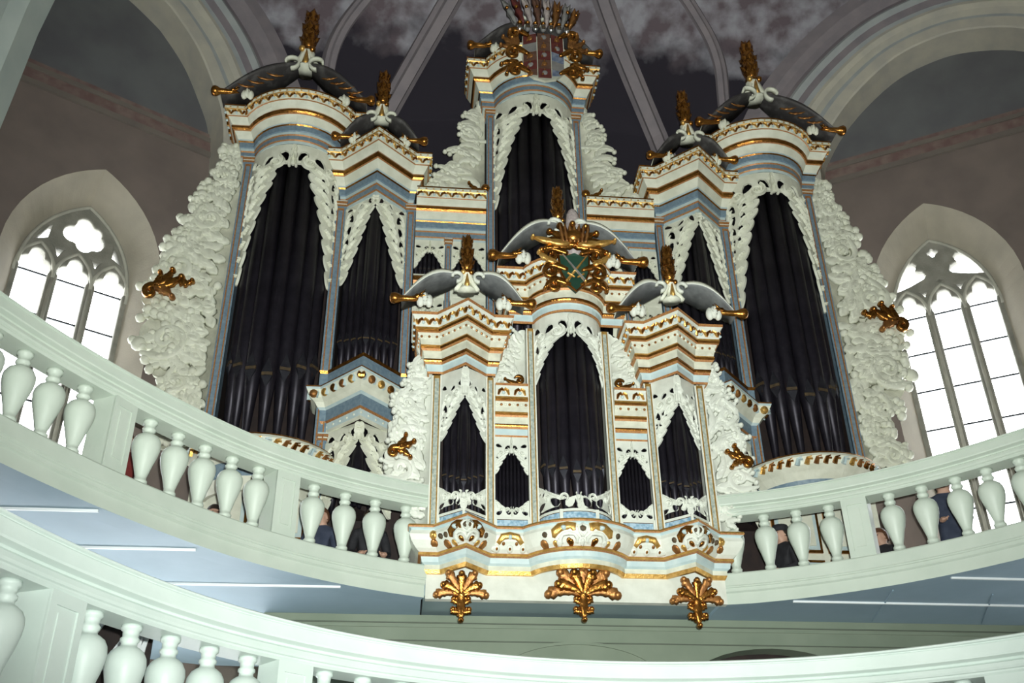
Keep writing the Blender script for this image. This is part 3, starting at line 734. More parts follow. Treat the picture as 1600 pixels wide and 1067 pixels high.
def blade(mb, base, out, up, ln, w, bend, m, n=7, lob=3):
    """upright leaf with a raised midrib that bends outwards"""
    base = Vector(base); out = Vector(out).normalized(); up = Vector(up).normalized(); side = up.cross(out); rings = []
    for i in range(n+1):
        t = i/n; c = base+up*(ln*(t-.18*bend*t**3))+out*(bend*ln*t**2)
        nrm = (out-up*(2*bend*t)).normalized(); ww = w*(math.sin(pi*min(1, t*.9+.1))**.7)*(1+.25*math.sin(t*lob*2*pi)); ww = max(ww, .003)
        rings.append([tuple(c-side*ww), tuple(c+nrm*ww*.45), tuple(c+side*ww), tuple(c-nrm*ww*.25)])
    mb.loft(rings, m)
def finial(parent, x, y, z, h, ped=True, flame=True):
    if ped:
        mb = MB(); p = .30*h; mb.lathe([(.30*p*1.6, 0), (.30*p*1.5, p*.06), (.22*p, p*.35), (.17*p, p*.7), (.30*p, p*.95), (.30*p, p)], x, y, 'cream', 10, z-p*.25)
        for s in (-1, 1):
            mb.loft([[(x+s*(p*(.12+.42*t**1.6))+q*.5*p*.18, y+r*p*.2, z-p*.2+p*1.0*(1-t)) for q, r in ((-1, -1), (1, -1), (1, 1), (-1, 1))] for t in (0, .25, .5, .75, 1)], 'cream')
        mb.build('finial_pedestal', parent, True)
        mb = MB(); mb.loft([[(x+q*p*.12*(1.4-t), y-p*.28-.01, z-p*.15+p*.75*t), (x+q*p*.12*(1.4-t), y-p*.22, z-p*.15+p*.75*t)] if False else [(x-p*.13*(1.3-t), y-p*.30, z-p*.15+p*.75*t), (x+p*.13*(1.3-t), y-p*.30, z-p*.15+p*.75*t), (x, y-p*.42, z-p*.15+p*.75*t)] for t in (0, .5, 1)], 'gold_bright')
        zb = z+p*.70
    else: p = 0; zb = z
    mb2 = mb if ped else MB(); hh = h-(zb-z); r = hh*.095
    mb2.ball((x, y, zb+r*.6), (r*1.25, r*1.25, r*.9), 'gold'); mb2.ball((x-r*.8, y-r, zb+r*.3), r*.55, 'gold_bright'); mb2.ball((x+r*.8, y-r, zb+r*.3), r*.55, 'gold')
    mb2.lathe([(r*.8, 0), (r*1.15, hh*.12), (r*1.15, hh*.45), (r*.8, hh*.70), (r*.3, hh*.85), (.004, hh*.9)], x, y, 'gold', 8, zb+r)
    for k, (zz, ln, w, bd, n) in enumerate(((.10, .30, .075, .36, 6), (.32, .30, .085, .32, 6), (.56, .36, .075, .16, 5))):
        for j in range(n):
            a = 2*pi*(j+.5*(k % 2))/n; d = (math.cos(a), math.sin(a), 0)
            blade(mb2, (x+d[0]*r*.6, y+d[1]*r*.6, zb+zz*hh), d, (0, 0, 1), hh*ln, hh*w, bd, 'gold')
    return mb2.build('gilded_finial', parent, True)
def volute_pair(parent, x, y, z, wl, wr, rise, depth, m='cream', thick=.04, rolls=True, dark=False):
    """the two swept scrolls of an open pediment, each ending in a gilded roll: pale rim and back, grey underside"""
    for s, w in ((-1, wl), (1, wr)):
        mb = MB(); rings = []; n = 16
        for i in range(n+1):
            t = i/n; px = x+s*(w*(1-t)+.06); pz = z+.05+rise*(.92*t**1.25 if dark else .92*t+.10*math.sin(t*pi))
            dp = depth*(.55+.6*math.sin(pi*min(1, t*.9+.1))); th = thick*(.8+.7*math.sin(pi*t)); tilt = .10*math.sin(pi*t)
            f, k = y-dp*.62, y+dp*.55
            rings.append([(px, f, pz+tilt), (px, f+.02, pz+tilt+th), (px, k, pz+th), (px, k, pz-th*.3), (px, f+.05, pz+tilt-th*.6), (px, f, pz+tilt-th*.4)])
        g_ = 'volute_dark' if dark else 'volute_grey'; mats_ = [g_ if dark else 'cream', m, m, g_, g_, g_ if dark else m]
        b0 = len(mb.v)
        for r in rings: mb.v += r
        for i in range(n):
            for j in range(6): q = (j+1) % 6; mb.f.append((b0+i*6+j, b0+i*6+q, b0+(i+1)*6+q, b0+(i+1)*6+j)); mb.m.append(mats_[j])
        for r0 in (0, n): mb.f.append(tuple(b0+r0*6+j for j in range(6))); mb.m.append(m)
        # curl at the inner end
        cz = z+.03+rise*.86; rr = rise*.15+.025
        ring2 = []
        for i in range(15):
            a = -pi/2+i/14*pi*1.5; q = rr*(1-.30*i/14); cx = x+s*(.05+rr)
            for_ = [(cx-s*q*math.cos(a)*1.0, y+dy, cz-rr*.1+q*math.sin(a)) for dy in (-depth*.62, -depth*.40)]
            q2 = q-.032; b2 = [(cx-s*q2*math.cos(a), y+dy, cz-rr*.1+q2*math.sin(a)) for dy in (-depth*.40, -depth*.62)]
            ring2.append(for_+b2)
        mb.loft(ring2, m)
        mb.build('volute', parent, True)
        if rolls:
            mb = MB(); rx = x+s*(w+.06); r = .048+rise*.03; L = .13
            rg = []
            for k, (dx, q) in enumerate(((-L*2.0, .25), (-L*1.2, .50), (-L*.5, .62), (0, .66), (L*.3, 1.0), (L*.6, 1.2), (L*.9, 1.05), (L*1.05, .6), (L*.85, .3))):
                rg.append([(rx+s*dx, y-depth*.45+r*q*math.cos(2*pi*j/10), z+.05+r*q*math.sin(2*pi*j/10)) for j in range(10)])
            mb.loft(rg, 'gold')
            for k in range(5):
                a = pi*.2+k*pi*.4; blade(mb, (rx-s*L*.8, y-depth*.45, z+.05), (0, -math.cos(a), math.sin(a)), (-s, 0, .35), .20, .035, .35, 'gold')
            mb.build('gilded_roll', parent, True)
            # shell-like acanthus bulb under the scroll
            mb = MB(); bx = x+s*w*.70
            for k in (-1, 0, 1): mb.ball((bx+k*.05, y-depth*.35-.02*(k == 0), z+.06-.015*abs(k)), (.05, .06, .085), m, 9, 6)
            blade(mb, (bx, y-depth*.35-.06, z+.0), (0, -1, 0), (0, 0, 1), .12, .03, .2, m)
            mb.build('acanthus_bulb', parent, True)
def tower_path(kind, x, w, b, y, fl, fr, ret=.5):
    """plan line of a tower cornice: return, flat, projecting front, flat, return"""
    front = tri(x, w, b, y) if kind == 'tri' else arc(x, w, b, y, 16)
    p = []
    if fl is not None: p += [(x-w-fl, y+ret), (x-w-fl, y)]
    p += front
    if fr is not None: p += [(x+w+fr, y), (x+w+fr, y+ret)]
    return p
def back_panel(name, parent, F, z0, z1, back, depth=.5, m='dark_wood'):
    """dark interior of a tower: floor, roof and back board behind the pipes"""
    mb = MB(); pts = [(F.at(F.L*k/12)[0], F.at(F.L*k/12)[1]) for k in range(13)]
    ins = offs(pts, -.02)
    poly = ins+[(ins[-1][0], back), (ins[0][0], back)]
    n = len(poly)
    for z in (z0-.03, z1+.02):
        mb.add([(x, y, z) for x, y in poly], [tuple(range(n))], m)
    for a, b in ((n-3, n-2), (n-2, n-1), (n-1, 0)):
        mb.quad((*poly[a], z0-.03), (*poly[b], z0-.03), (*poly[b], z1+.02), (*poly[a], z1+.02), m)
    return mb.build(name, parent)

# ------------------------------------------------ main organ
ORG = empty('organ_case', (0, .6, 5.05)); tag(ORG, 'large blue and cream carved pipe organ case with gilding filling the end wall', 'pipe organ')
YF = -.03
for s in (-1, 1):
    for x, z0, z1, w in ((4.50, 7.12, 12.22, .14), (3.02, 6.95, 11.45, .15), (1.95, 6.9, 11.45, .13), (.715, 7.5, 13.55, .125)):
        pilaster(ORG, s*x, YF-.06, z0, z1, w, 'main', .2)
    # round outer tower
    x = s*3.76; F = Field(arc(x, .66, .44, YF)); T = back_panel('round_tower', ORG, F, 7.27, 12.3, .5)
    pipes(T, F, 7, 7.29, 8.30, 12.25)
    shade('pipe_shade', T, F, 12.32, 2.35, .40, 9, 'cream', .05)
    fl, fr = (.20, .12) if s < 0 else (.12, .20)
    path = tower_path('round', x, .66, .46, YF-.03, fl, fr)
    cornice(T, path, 12.32, .85, .33, PROF_MAIN, BEADS_MAIN)
    bp = arc(x, .70, .50, YF)
    mb = MB(); sweep(mb, bp, [(-.05, 6.62, 'cream'), (0, 6.62, 'cream'), (.02, 6.80, 'blue'), (.09, 6.97, 'cream'), (.18, 7.06, 'cream'), (.26, 7.12, 'cream'), (.30, 7.22, 'cream'), (.28, 7.26, 'gold'), (.26, 7.29, 'cream'), (-.3, 7.29, 'cream')])
    Fb = Field(offs(bp, .27))
    for k in range(20): ribbon(mb, Fb.M, [((k+.5)*Fb.L/20-.05, 7.11), ((k+.5)*Fb.L/20-.02, 7.19), ((k+.5)*Fb.L/20+.035, 7.20)], lambda t: .036, .04, ('gold', 'light_blue', 'gold_bright', 'gold_dark', 'gold')[k % 5])
    mb.build('tower_base', T)
    volute_pair(T, x, -.42, 13.17, .62+(.55 if s < 0 else .35), .62+(.35 if s < 0 else .55), .85, .42, dark=True)
    finial(T, x, -.42, 14.05, 1.35)
    # gilded acanthus on the slope of the pediment
    for q in (-1, 1):
        mb = MB()
        for k in range(4):
            bx = x+q*(.30+.14*k); blade(mb, (bx, -.62, 13.62-.09*k), (q*.3, -.7, .5), (q*.9, 0, -.35), .26, .06, .4, 'gold_dark')
        mb.build('gilded_acanthus', T, True)
    # pointed inner tower on its corbel
    x = s*2.48; F = Field(tri(x, .46, .42, YF)); T = back_panel('pointed_tower', ORG, F, 8.5, 11.45, .5)
    pipes(T, F, 9, 8.52, 8.95, 11.4)
    shade('pipe_shade', T, F, 11.46, 1.40, .13, 8, 'cream', .045, kind='tri')
    path = tower_path('tri', x, .47, .44, YF-.03, .06, .06)
    cornice(T, path, 11.44, 1.0, .30, PROF_MAIN, BEADS_MAIN)
    cp = tower_path('tri', x, .46, .50, YF-.02, .05, .05, .3)
    mb = MB(); sweep(mb, cp, [(-.03, 7.66, 'cream'), (0, 7.66, 'cream'), (.0, 7.70, 'light_blue'), (.03, 7.78, 'red_gold'), (.05, 7.81, 'blue'), (.06, 7.97, 'light_blue'), (.09, 8.0, 'cream'), (.13, 8.06, 'cream'), (.19, 8.10, 'cream'), (.24, 8.20, 'light_blue'), (.25, 8.23, 'gold_dark'), (.25, 8.25, 'cream'), (.08, 8.26, 'gold'), (.08, 8.28, 'blue'), (.09, 8.52, 'gold'), (.11, 8.56, 'gold'), (-.02, 8.57, 'cream')])
    Fb = Field(offs(cp, .20))
    ne = 13
    for k in range(ne):
        uc = .28+(k+.5)*(Fb.L-.56)/ne; dome(mb, Fb.M, (uc, 8.15), .062, .05, ('gold', 'gold_dark', 'gold_bright')[k % 3], 0, 10)
        ribbon(mb, Fb.M, [(uc+.05, 8.09), (uc+.065, 8.15), (uc+.055, 8.21)], lambda t: .013, .05, 'light_blue')
    for k in range(16): dome(mb, lambda u, v, d: Field(offs(cp, .01)).M(u, v, d), (.3+(k+.5)*(Fb.L-.7)/16, 7.74), .018, .015, 'cream')
    mb.build('corbel', T)
    volute_pair(T, x, -.40, 12.44, .55, .55, .56, .34, dark=True)
    finial(T, x, -.42, 13.02, 1.08)
    # low flat field under the corbel
    F = Field(tri(x, .44, .40, YF)); T = back_panel('lower_field', ORG, F, 6.5, 7.66, .5)
    pipes(T, F, 7, 6.52, 6.8, 7.6); shade('pipe_shade', T, F, 7.66, 1.2, .24, 6, 'cream', .045, kind='tri')
    pilaster(T, x-.50 if s > 0 else x-.50, YF-.05, 6.0, 7.5, .09, 'main', .12)
    # two-storey flat section next to the central tower
    a0, a1 = .79, 1.87; mk = lambda u0, u1: flat(*sorted((s*u0, s*u1)), YF)
    FF = Field(mk(a0, a1)); T = back_panel('flat_section', ORG, FF, 7.6, 10.95, .5)
    cornice(T, mk(a0, a1), 10.97, .90, .20, PROF_MAIN, BEADS_MAIN)
    pilaster(T, s*1.36, YF-.04, 8.0, 10.85, .08, 'main', .1)
    for u0, u1 in ((.79, 1.31), (1.41, 1.87)):
        F = Field(mk(u0, u1)); pipes(T, F, 7, 10.32, 10.45, 10.9, taper=False); shade('pipe_shade', T, F, 10.96, .52, .22, 4, 'cream', .03)
        pipes(T, F, 6, 7.7, 8.2, 9.9); shade('pipe_shade', T, F, 9.92, .6, .24, 4, 'cream', .03)
    mb = MB(); sweep(mb, mk(a0, a1), [(-.03, 9.90, 'cream'), (.01, 9.90, 'cream'), (.02, 9.96, 'cream'), (.02, 10.12, 'cream'), (.05, 10.14, 'red_gold'), (.08, 10.18, 'gold'), (.09, 10.24, 'gold'), (.06, 10.28, 'cream'), (.05, 10.31, 'cream'), (-.1, 10.31, 'cream')]); mb.build('ledge', T)
    # carved crest over the flat section, leaning on the central tower
    poly = [(.80, 11.86), (1.90, 11.86), (1.84, 12.05), (1.62, 12.22), (1.52, 12.46), (1.36, 12.52), (1.26, 12.85), (1.13, 12.92), (1.20, 13.20), (1.02, 13.42), (.98, 13.75), (.90, 14.05), (.80, 14.2)]
    pl_ = scallop(poly, .16, .035, lambda p: p[0] < .82 or p[1] < 11.9)
    M = lambda u, v, d: (s*u, .08-d, v)
    mb = MB(); board(mb, pl_, M, .05, 'cream_worn')
    for k in range(26):
        v = 11.95+1.9*(k/26); umax = 1.84-(v-11.86)*.46+.04; u = .84+(umax-.84)*RND.uniform(.02, .55)
        leaf(mb, M, (u, v-.05), RND.uniform(.5, 1.5), min(.42, umax-u+.12), RND.uniform(-2.2, -1.0), .075, .05, 'cream', 3, 10)
    scroll(mb, M, (1.06, 13.28), .17, -1.9, 1.3, .045, .06, 'cream', 1, tail=.3); scroll(mb, M, (1.30, 12.55), .14, -1.9, 1.3, .04, .05, 'cream', 1, tail=.25); scroll(mb, M, (1.62, 12.08), .12, -1.9, 1.3, .035, .05, 'cream', 1, tail=.2)
    mb.build('carved_crest', ORG, True)
    mb = MB(); dome(mb, lambda u, v, d: (s*u, -.12-d, v), (.80, 11.98), .07, .06, 'gold'); leaf(mb, lambda u, v, d: (s*u, -.10-d, v), (.84, 11.92), .2, .28, .9, .05, .05, 'gold', 3, 9); mb.build('gilded_scroll', ORG, True)
    # big pierced side wing
    poly = [(4.57, 12.95), (4.80, 12.85), (4.92, 12.55), (4.90, 12.3), (5.02, 12.1), (5.08, 11.8), (5.24, 11.62), (5.20, 11.3), (5.36, 11.1), (5.38, 10.8), (5.55, 10.6), (5.58, 10.3), (5.72, 10.05), (5.70, 9.7), (5.60, 9.45), (5.68, 9.15), (5.52, 8.95), (5.42, 8.65), (5.18, 8.4), (5.02, 8.15), (4.94, 7.95), (5.22, 7.85), (5.26, 7.6), (5.0, 7.42), (4.57, 7.40)]
    pl_ = scallop(poly[::-1] if False else poly, .22, -.05, lambda p: p[0] < 4.6)
    mb = MB(); M = lambda u, v, d: (s*u, .14-d, v); board(mb, pl_, M, .07, 'cream_worn')
    def umax(v):
        best = 4.6
        for a, c in zip(poly, poly[1:]):
            if min(a[1], c[1]) <= v <= max(a[1], c[1]) and a[1] != c[1]: best = max(best, a[0]+(c[0]-a[0])*(v-a[1])/(c[1]-a[1]))
        return best
    for k in range(110):
        v = 7.6+5.1*((k*.618) % 1.0); um = umax(v)
        if um < 4.7: continue
        u = 4.62+(um-4.62)*(RND.uniform(0, .30) if k % 2 else RND.uniform(.1, .75)); ln = min(.75, (um-u)+.10)
        leaf(mb, M, (u, v-.04), RND.uniform(-.25, 1.1), ln, RND.uniform(-1.5, 1.3), min(.125, ln*.30), .075, 'cream', 4, 12, base=RND.uniform(0, .03))
    for c, r, a, tn in (((5.30, 10.35), .30, 1.2, 1.6), ((5.28, 9.10), .32, -1.0, 1.6), ((4.98, 11.25), .24, .8, 1.5), ((4.88, 12.1), .17, .8, 1.5), ((5.02, 8.42), .2, .9, 1.4), ((5.06, 7.66), .2, 2.2, 1.4)):
        scroll(mb, M, c, r, a, tn*.85, .075*r/.3, .09, 'cream', -1, base=.03, tail=r*.5)
    for (u, v), r in (((4.97, 12.62), .09), ((5.03, 12.18), .06), ((5.17, 11.72), .09), ((5.33, 11.22), .10), ((5.50, 10.72), .08), ((5.66, 9.02), .11), ((5.25, 7.72), .09)): dome(mb, M, (u, v), r, .09, 'cream', .02, 10)
    mb.build('side_wing', ORG, True)
    # gilded leaf-mask curling out of the wing
    mb = MB(); M = lambda u, v, d: (s*u, .02-d, v)
    scroll(mb, M, (5.60, 9.80), .12, 2.2, 1.2, .055, .10, 'gold', -1, tail=.10, base=.04)
    for a, ln, c, w_ in ((2.95, .40, -.5, .10), (2.55, .36, -.7, .085), (3.45, .34, .6, .085), (2.2, .24, -.9, .07)): leaf(mb, M, (5.56, 9.90), a, ln, c, w_, .09, 'gold_dark' if a > 3 else 'gold', 4, 11, base=.05)
    leaf(mb, M, (5.22, 9.98), 3.6, .20, -1.2, .07, .09, 'gold', 3, 9, base=.06)
    mb.build('gilded_leaf', ORG, True, 'gilded acanthus curl on the cream wing')
    # lower case below the tower
    mb = MB(); x0, x1 = sorted((s*2.96, s*4.62)); mb.box(x0, x1, .0, 1.2, 5.05, 7.15, 'cream')
    for z0, z1 in ((5.3, 6.05), (6.15, 6.9)):
        for q in (.12, .86):
            a, b = x0+q, x0+q+.66; mb.box(a, b, -.03, .0, z0, z1, 'gold'); mb.box(a+.04, b-.04, -.045, .0, z0+.04, z1-.04, 'light_blue'); mb.box(a+.09, b-.09, -.06, .0, z0+.09, z1-.09, 'cream')
    mb.build('lower_case', ORG)
# central tower
F = Field(arc(0, .65, .42, YF)); T = back_panel('central_tower', ORG, F, 9.0, 13.7, .5)
pipes(T, F, 7, 9.05, 9.6, 13.65); shade('pipe_shade', T, F, 13.72, 2.1, .42, 9, 'cream', .045)
cornice(T, tower_path('round', 0, .64, .46, YF-.03, .20, .20), 13.70, .9, .30, PROF_MAIN, BEADS_MAIN)
mb = MB(); sweep(mb, arc(0, .68, .44, YF), [(-.05, 8.5, 'cream'), (.0, 8.5, 'cream'), (.05, 8.7, 'blue'), (.12, 8.9, 'cream'), (.18, 8.98, 'gold'), (.16, 9.02, 'cream'), (-.3, 9.02, 'cream')]); mb.build('tower_base', T)
mb = MB(); mb.box(-3.0, 3.0, .55, 1.2, 5.05, 11.0, 'dark_wood'); mb.box(-2.95, -1.9, .02, .5, 5.05, 6.45, 'dark_wood'); mb.box(1.9, 2.95, .02, .5, 5.05, 6.45, 'dark_wood'); mb.box(-.7, .7, .05, .6, 5.05, 8.5, 'cream_worn'); mb.build('lower_case', ORG)
mb = MB()
for s in (-1, 1): mb.box(*sorted((s*3.02, s*4.5)), .55, 1.2, 7.1, 12.4, 'dark_wood')
mb.box(-.85, .85, .55, 1.2, 11, 14, 'dark_wood'); mb.build('case_back', ORG)
# coat of arms on the central tower
AX, AY = .09, -.95
mb = MB(); out = [(-.34, 14.640), (.34, 14.640), (.35, 14.170), (.31, 13.820), (.18, 13.640), (0, 13.560), (-.18, 13.640), (-.31, 13.820), (-.35, 14.170)]
def MS(u, v, d): return (AX+u, AY-d+.10*(u/.35)**2, v)
board(mb, out[::-1], MS, .05, 'cream'); sh = mb.build('quartered_shield', ORG, label='quartered shield of red, brown and blue fields with pale lines')
tcs = ['tinct_red', 'tinct_brown', 'tinct_red', 'tinct_grey', 'tinct_brown', 'tinct_red', 'tinct_brown', 'tinct_red', 'tinct_blue', 'tinct_red', 'tinct_brown', 'tinct_grey', 'tinct_brown', 'tinct_red', 'tinct_blue']
zz = [14.620, 14.420, 14.220, 14.020, 13.820, 13.620]; i = 0
for r in range(5):
    for c in range(3):
        x0, x1 = -.335+.226*c, -.335+.226*(c+1)-.016; z1, z0 = zz[r]-.008, zz[r+1]+.008
        if r == 4:
            if c == 0: q = [(x1, z0+.05), (x1, z1), (x0+.02, z1), (x0+.08, z0+.10)]
            elif c == 2: q = [(x0, z0+.05), (x1-.08, z0+.10), (x1-.02, z1), (x0, z1)]
            else: q = [(x0, z0), (x1, z0), (x1, z1), (x0, z1)]
        else: q = [(x0, z0), (x1, z0), (x1, z1), (x0, z1)]
        b = MB(); b.loft([[MS(u, v, .002) for u, v in q], [MS(u, v, .022) for u, v in q]], tcs[i]); i += 1
        mm = tcs[i-1]
        if mm in ('tinct_red', 'tinct_brown'):
            cx, cz = (x0+x1)/2, (z0+z1)/2; dome(b, MS, (cx, cz), .045, .02, 'gold_dark' if i % 2 else 'tinct_grey', .02); leaf(b, MS, (cx-.05, cz-.05), .8, .13, .8, .02, .02, 'gold_dark', 2, 6, base=.02)
        b.build('quarter', sh)
# helmets and crests above the shield
mb = MB()
for k in range(7):
    x = AX-.39+.13*k; mb.ball((x, AY+.02, 14.750+.02*math.sin(pi*k/6)), (.052, .06, .075), 'steel' if k % 2 == 0 else 'tinct_grey', 10, 6)
    mb.box(x-.03, x+.03, AY-.055, AY-.02, 14.720, 14.760, 'hole_shadow'); mb.ball((x, AY, 14.855), (.045, .05, .03), 'gold', 8, 4)
mb.build('helmet_row', ORG, True, 'row of small silver helmets over the shield')
mb = MB()
for k, (mm, h) in enumerate((('tinct_grey', .46), ('tinct_red', .52), ('plume', .55), ('tinct_brown', .58), ('plume', .52), ('gold_dark', .48), ('tinct_grey', .44), ('gold_dark', .36))):
    x = AX-.46+.13*k; ln = (k-3.5)*.10
    for j in range(3): blade(mb, (x, AY+.03+.03*j, 14.880), (ln*.6+(j-1)*.4+.01, -.4, 0), (ln, 0, 1), h*1.1, .062, .22, mm)
    mb.ball((x+ln*h*.9, AY-.02, 14.880+h*.62), .035, 'gold')
mb.build('crest_plumes', ORG, True)
for s in (-1, 1):
    mb = MB(); M = lambda u, v, d: (AX+s*u, AY+.05-d, v)
    for (u, v), r in (((.50, 14.170), .15), ((.48, 14.600), .13), ((.46, 13.780), .12)): scroll(mb, M, (u, v), r, 2.6, 1.3, .05, .07, 'gold', -1, tail=.15)
    for a, ln in ((.2, .3), (.8, .35), (-.5, .3), (1.2, .3)): leaf(mb, M, (.42, 14.370), a, ln, .8, .06, .06, 'gold_dark', 4, 10)
    for a, ln in ((.1, .3), (-.6, .35)): leaf(mb, M, (.42, 13.970), a, ln, -.8, .06, .06, 'gold', 4, 10)
    mb.build('gilded_mantling', ORG, True)
volute_pair(ORG, 0, -.40, 14.6, .95, .95, .75, .4, dark=True)
# ------------------------------------------------ small organ on the gallery front
RX = .04; RY = -2.15
RU = empty('choir_organ_case', (RX, -1.8, 4.80)); tag(RU, 'small white and gold carved organ case projecting from the gallery rail', 'pipe organ')
def rp(pts): return [(RX+x, y) for x, y in pts]
cons = [(-1.62, -1.5), (-1.62, RY), (-1.47, RY), (-1.22, RY-.27), (-.97, RY), (-.52, RY)]+arc(0, .50, .30, RY, 16)+[(.52, RY), (.97, RY), (1.22, RY-.27), (1.47, RY), (1.62, RY), (1.62, -1.5)]
cons = rp(cons)
mb = MB(); mb.box(RX-1.62, RX+1.62, RY+.03, RY+.12, 4.80, 5.10, 'white'); mb.box(RX-1.58, RX+1.58, RY+.10, -1.45, 5.10, 5.52, 'white'); mb.build('front_panel', RU)
mb = MB(); sweep(mb, cons, [(-.03, 5.06, 'gold_bright'), (.0, 5.06, 'gold_bright'), (.02, 5.10, 'cream_worn'), (.02, 5.15, 'light_blue'), (.05, 5.17, 'light_blue'), (.06, 5.225, 'red_gold'), (.09, 5.235, 'gold_bright'), (.09, 5.26, 'red_gold'), (.08, 5.27, 'white'), (.12, 5.30, 'white'), (.17, 5.37, 'white'), (.19, 5.43, 'white'), (.175, 5.475, 'light_blue'), (.175, 5.49, 'light_blue'), (.20, 5.50, 'red_gold'), (.21, 5.515, 'gold_bright'), (.20, 5.535, 'white'), (-.08, 5.54, 'white')], 'light_blue')
mb.build('console_moulding', RU)
# gilded relief along the bombe band
Fc = Field(offs(cons, .16)); mb = MB(); Mc = lambda u, v, d: Fc.M(u, v, d)
def u_at(xw):
    best = min(range(400), key=lambda k: abs(Fc.at(Fc.L*(.17+.66*k/399))[0]-xw)); return Fc.L*(.17+.66*best/399)
SURF = [(5.2, .08), (5.27, .08), (5.30, .12), (5.37, .17), (5.43, .19), (5.475, .175), (5.6, .175)]
def surf(v):
    for (a, p), (b, q) in zip(SURF, SURF[1:]):
        if v <= b: return p+(q-p)*max(0, (v-a)/(b-a))
    return .175
Mb = lambda u, v, d: Fc.M(u, v, d+surf(v)-.16)
for xc, kind in ((-1.22, 1), (1.22, 1), (0, 2), (-.745, 0), (.745, 0), (-1.58, 3), (1.58, 3)):
    u = u_at(RX+xc); mb = MB()
    if kind in (1, 2):
        wd = .95 if kind == 1 else 1.3
        ribbon(mb, Mb, [(u, 5.475), (u-.045, 5.44), (u-.035, 5.39), (u, 5.345)], lambda t: .014, .03, 'white'); ribbon(mb, Mb, [(u, 5.475), (u+.045, 5.44), (u+.035, 5.39), (u, 5.345)], lambda t: .014, .03, 'white')
        dome(mb, Mb, (u, 5.425), .032, .015, 'hole_shadow', 0, 8)  # solid dome, coloured like the shadow of a pierced oval
        for s in (-1, 1):
            pts = [(u+s*wd*q, v) for q, v in ((.07, 5.40), (.075, 5.455), (.12, 5.465), (.18, 5.45), (.225, 5.40), (.24, 5.345))]
            ribbon(mb, Mb, pts, lambda t: .040*(.55+.8*math.sin(pi*t)), .03, 'gold_bright' if kind == 2 else 'gold', 3, .3)
            dome(mb, Mb, (u+s*wd*.15, 5.435), .028, .045, 'light_blue', 0, 9)
            pts = [(u+s*wd*(.115+.075*math.cos(a)), 5.315+.062*math.sin(a)) for a in (-.5, .2, .9, 1.57, 2.2, 2.9, 3.6)]
            ribbon(mb, Mb, pts, lambda t: .020, .035, 'white', 3, .25)
            dome(mb, Mb, (u+s*wd*.115, 5.31), .028, .03, 'gold', 0, 9); dome(mb, Mb, (u+s*wd*.31, 5.385), .030, .015, 'hole_shadow', 0, 8)
            dome(mb, Mb, (u+s*wd*.335, 5.30), .045, .02, 'gold_dark'); dome(mb, Mb, (u+s*wd*.235, 5.295), .03, .02, 'gold_bright')
        if kind == 2:
            for k in range(-2, 3): dome(mb, Mb, (u+k*.13, 5.295), .032, .025, 'gold' if k % 2 else 'white')
    elif kind == 0:
        pts = [(u+q, v) for q, v in ((-.13, 5.35), (-.08, 5.42), (0, 5.44), (.08, 5.42), (.13, 5.35))]
        ribbon(mb, Mb, pts, lambda t: .036, .025, 'gold_bright', 3, .35); dome(mb, Mb, (u, 5.415), .024, .03, 'light_blue')
        for k in (-.14, 0, .14): dome(mb, Mb, (u+k, 5.305), .036, .022, 'white', 0, 9); dome(mb, Mb, (u+k, 5.30), .016, .035, 'gold')
        for k in (-.07, .07): dome(mb, Mb, (u+k, 5.35), .018, .02, 'gold_dark')
    else:
        q = .02 if xc < 0 else -.02
        dome(mb, Mb, (u-q, 5.42), .055, .03, 'gold_bright', 0, 9); dome(mb, Mb, (u-q, 5.345), .04, .025, 'gold_dark', 0, 9); dome(mb, Mb, (u+q*4.5, 5.385), .030, .03, 'hole_shadow')
    mb.build('gilded_relief', RU, True)
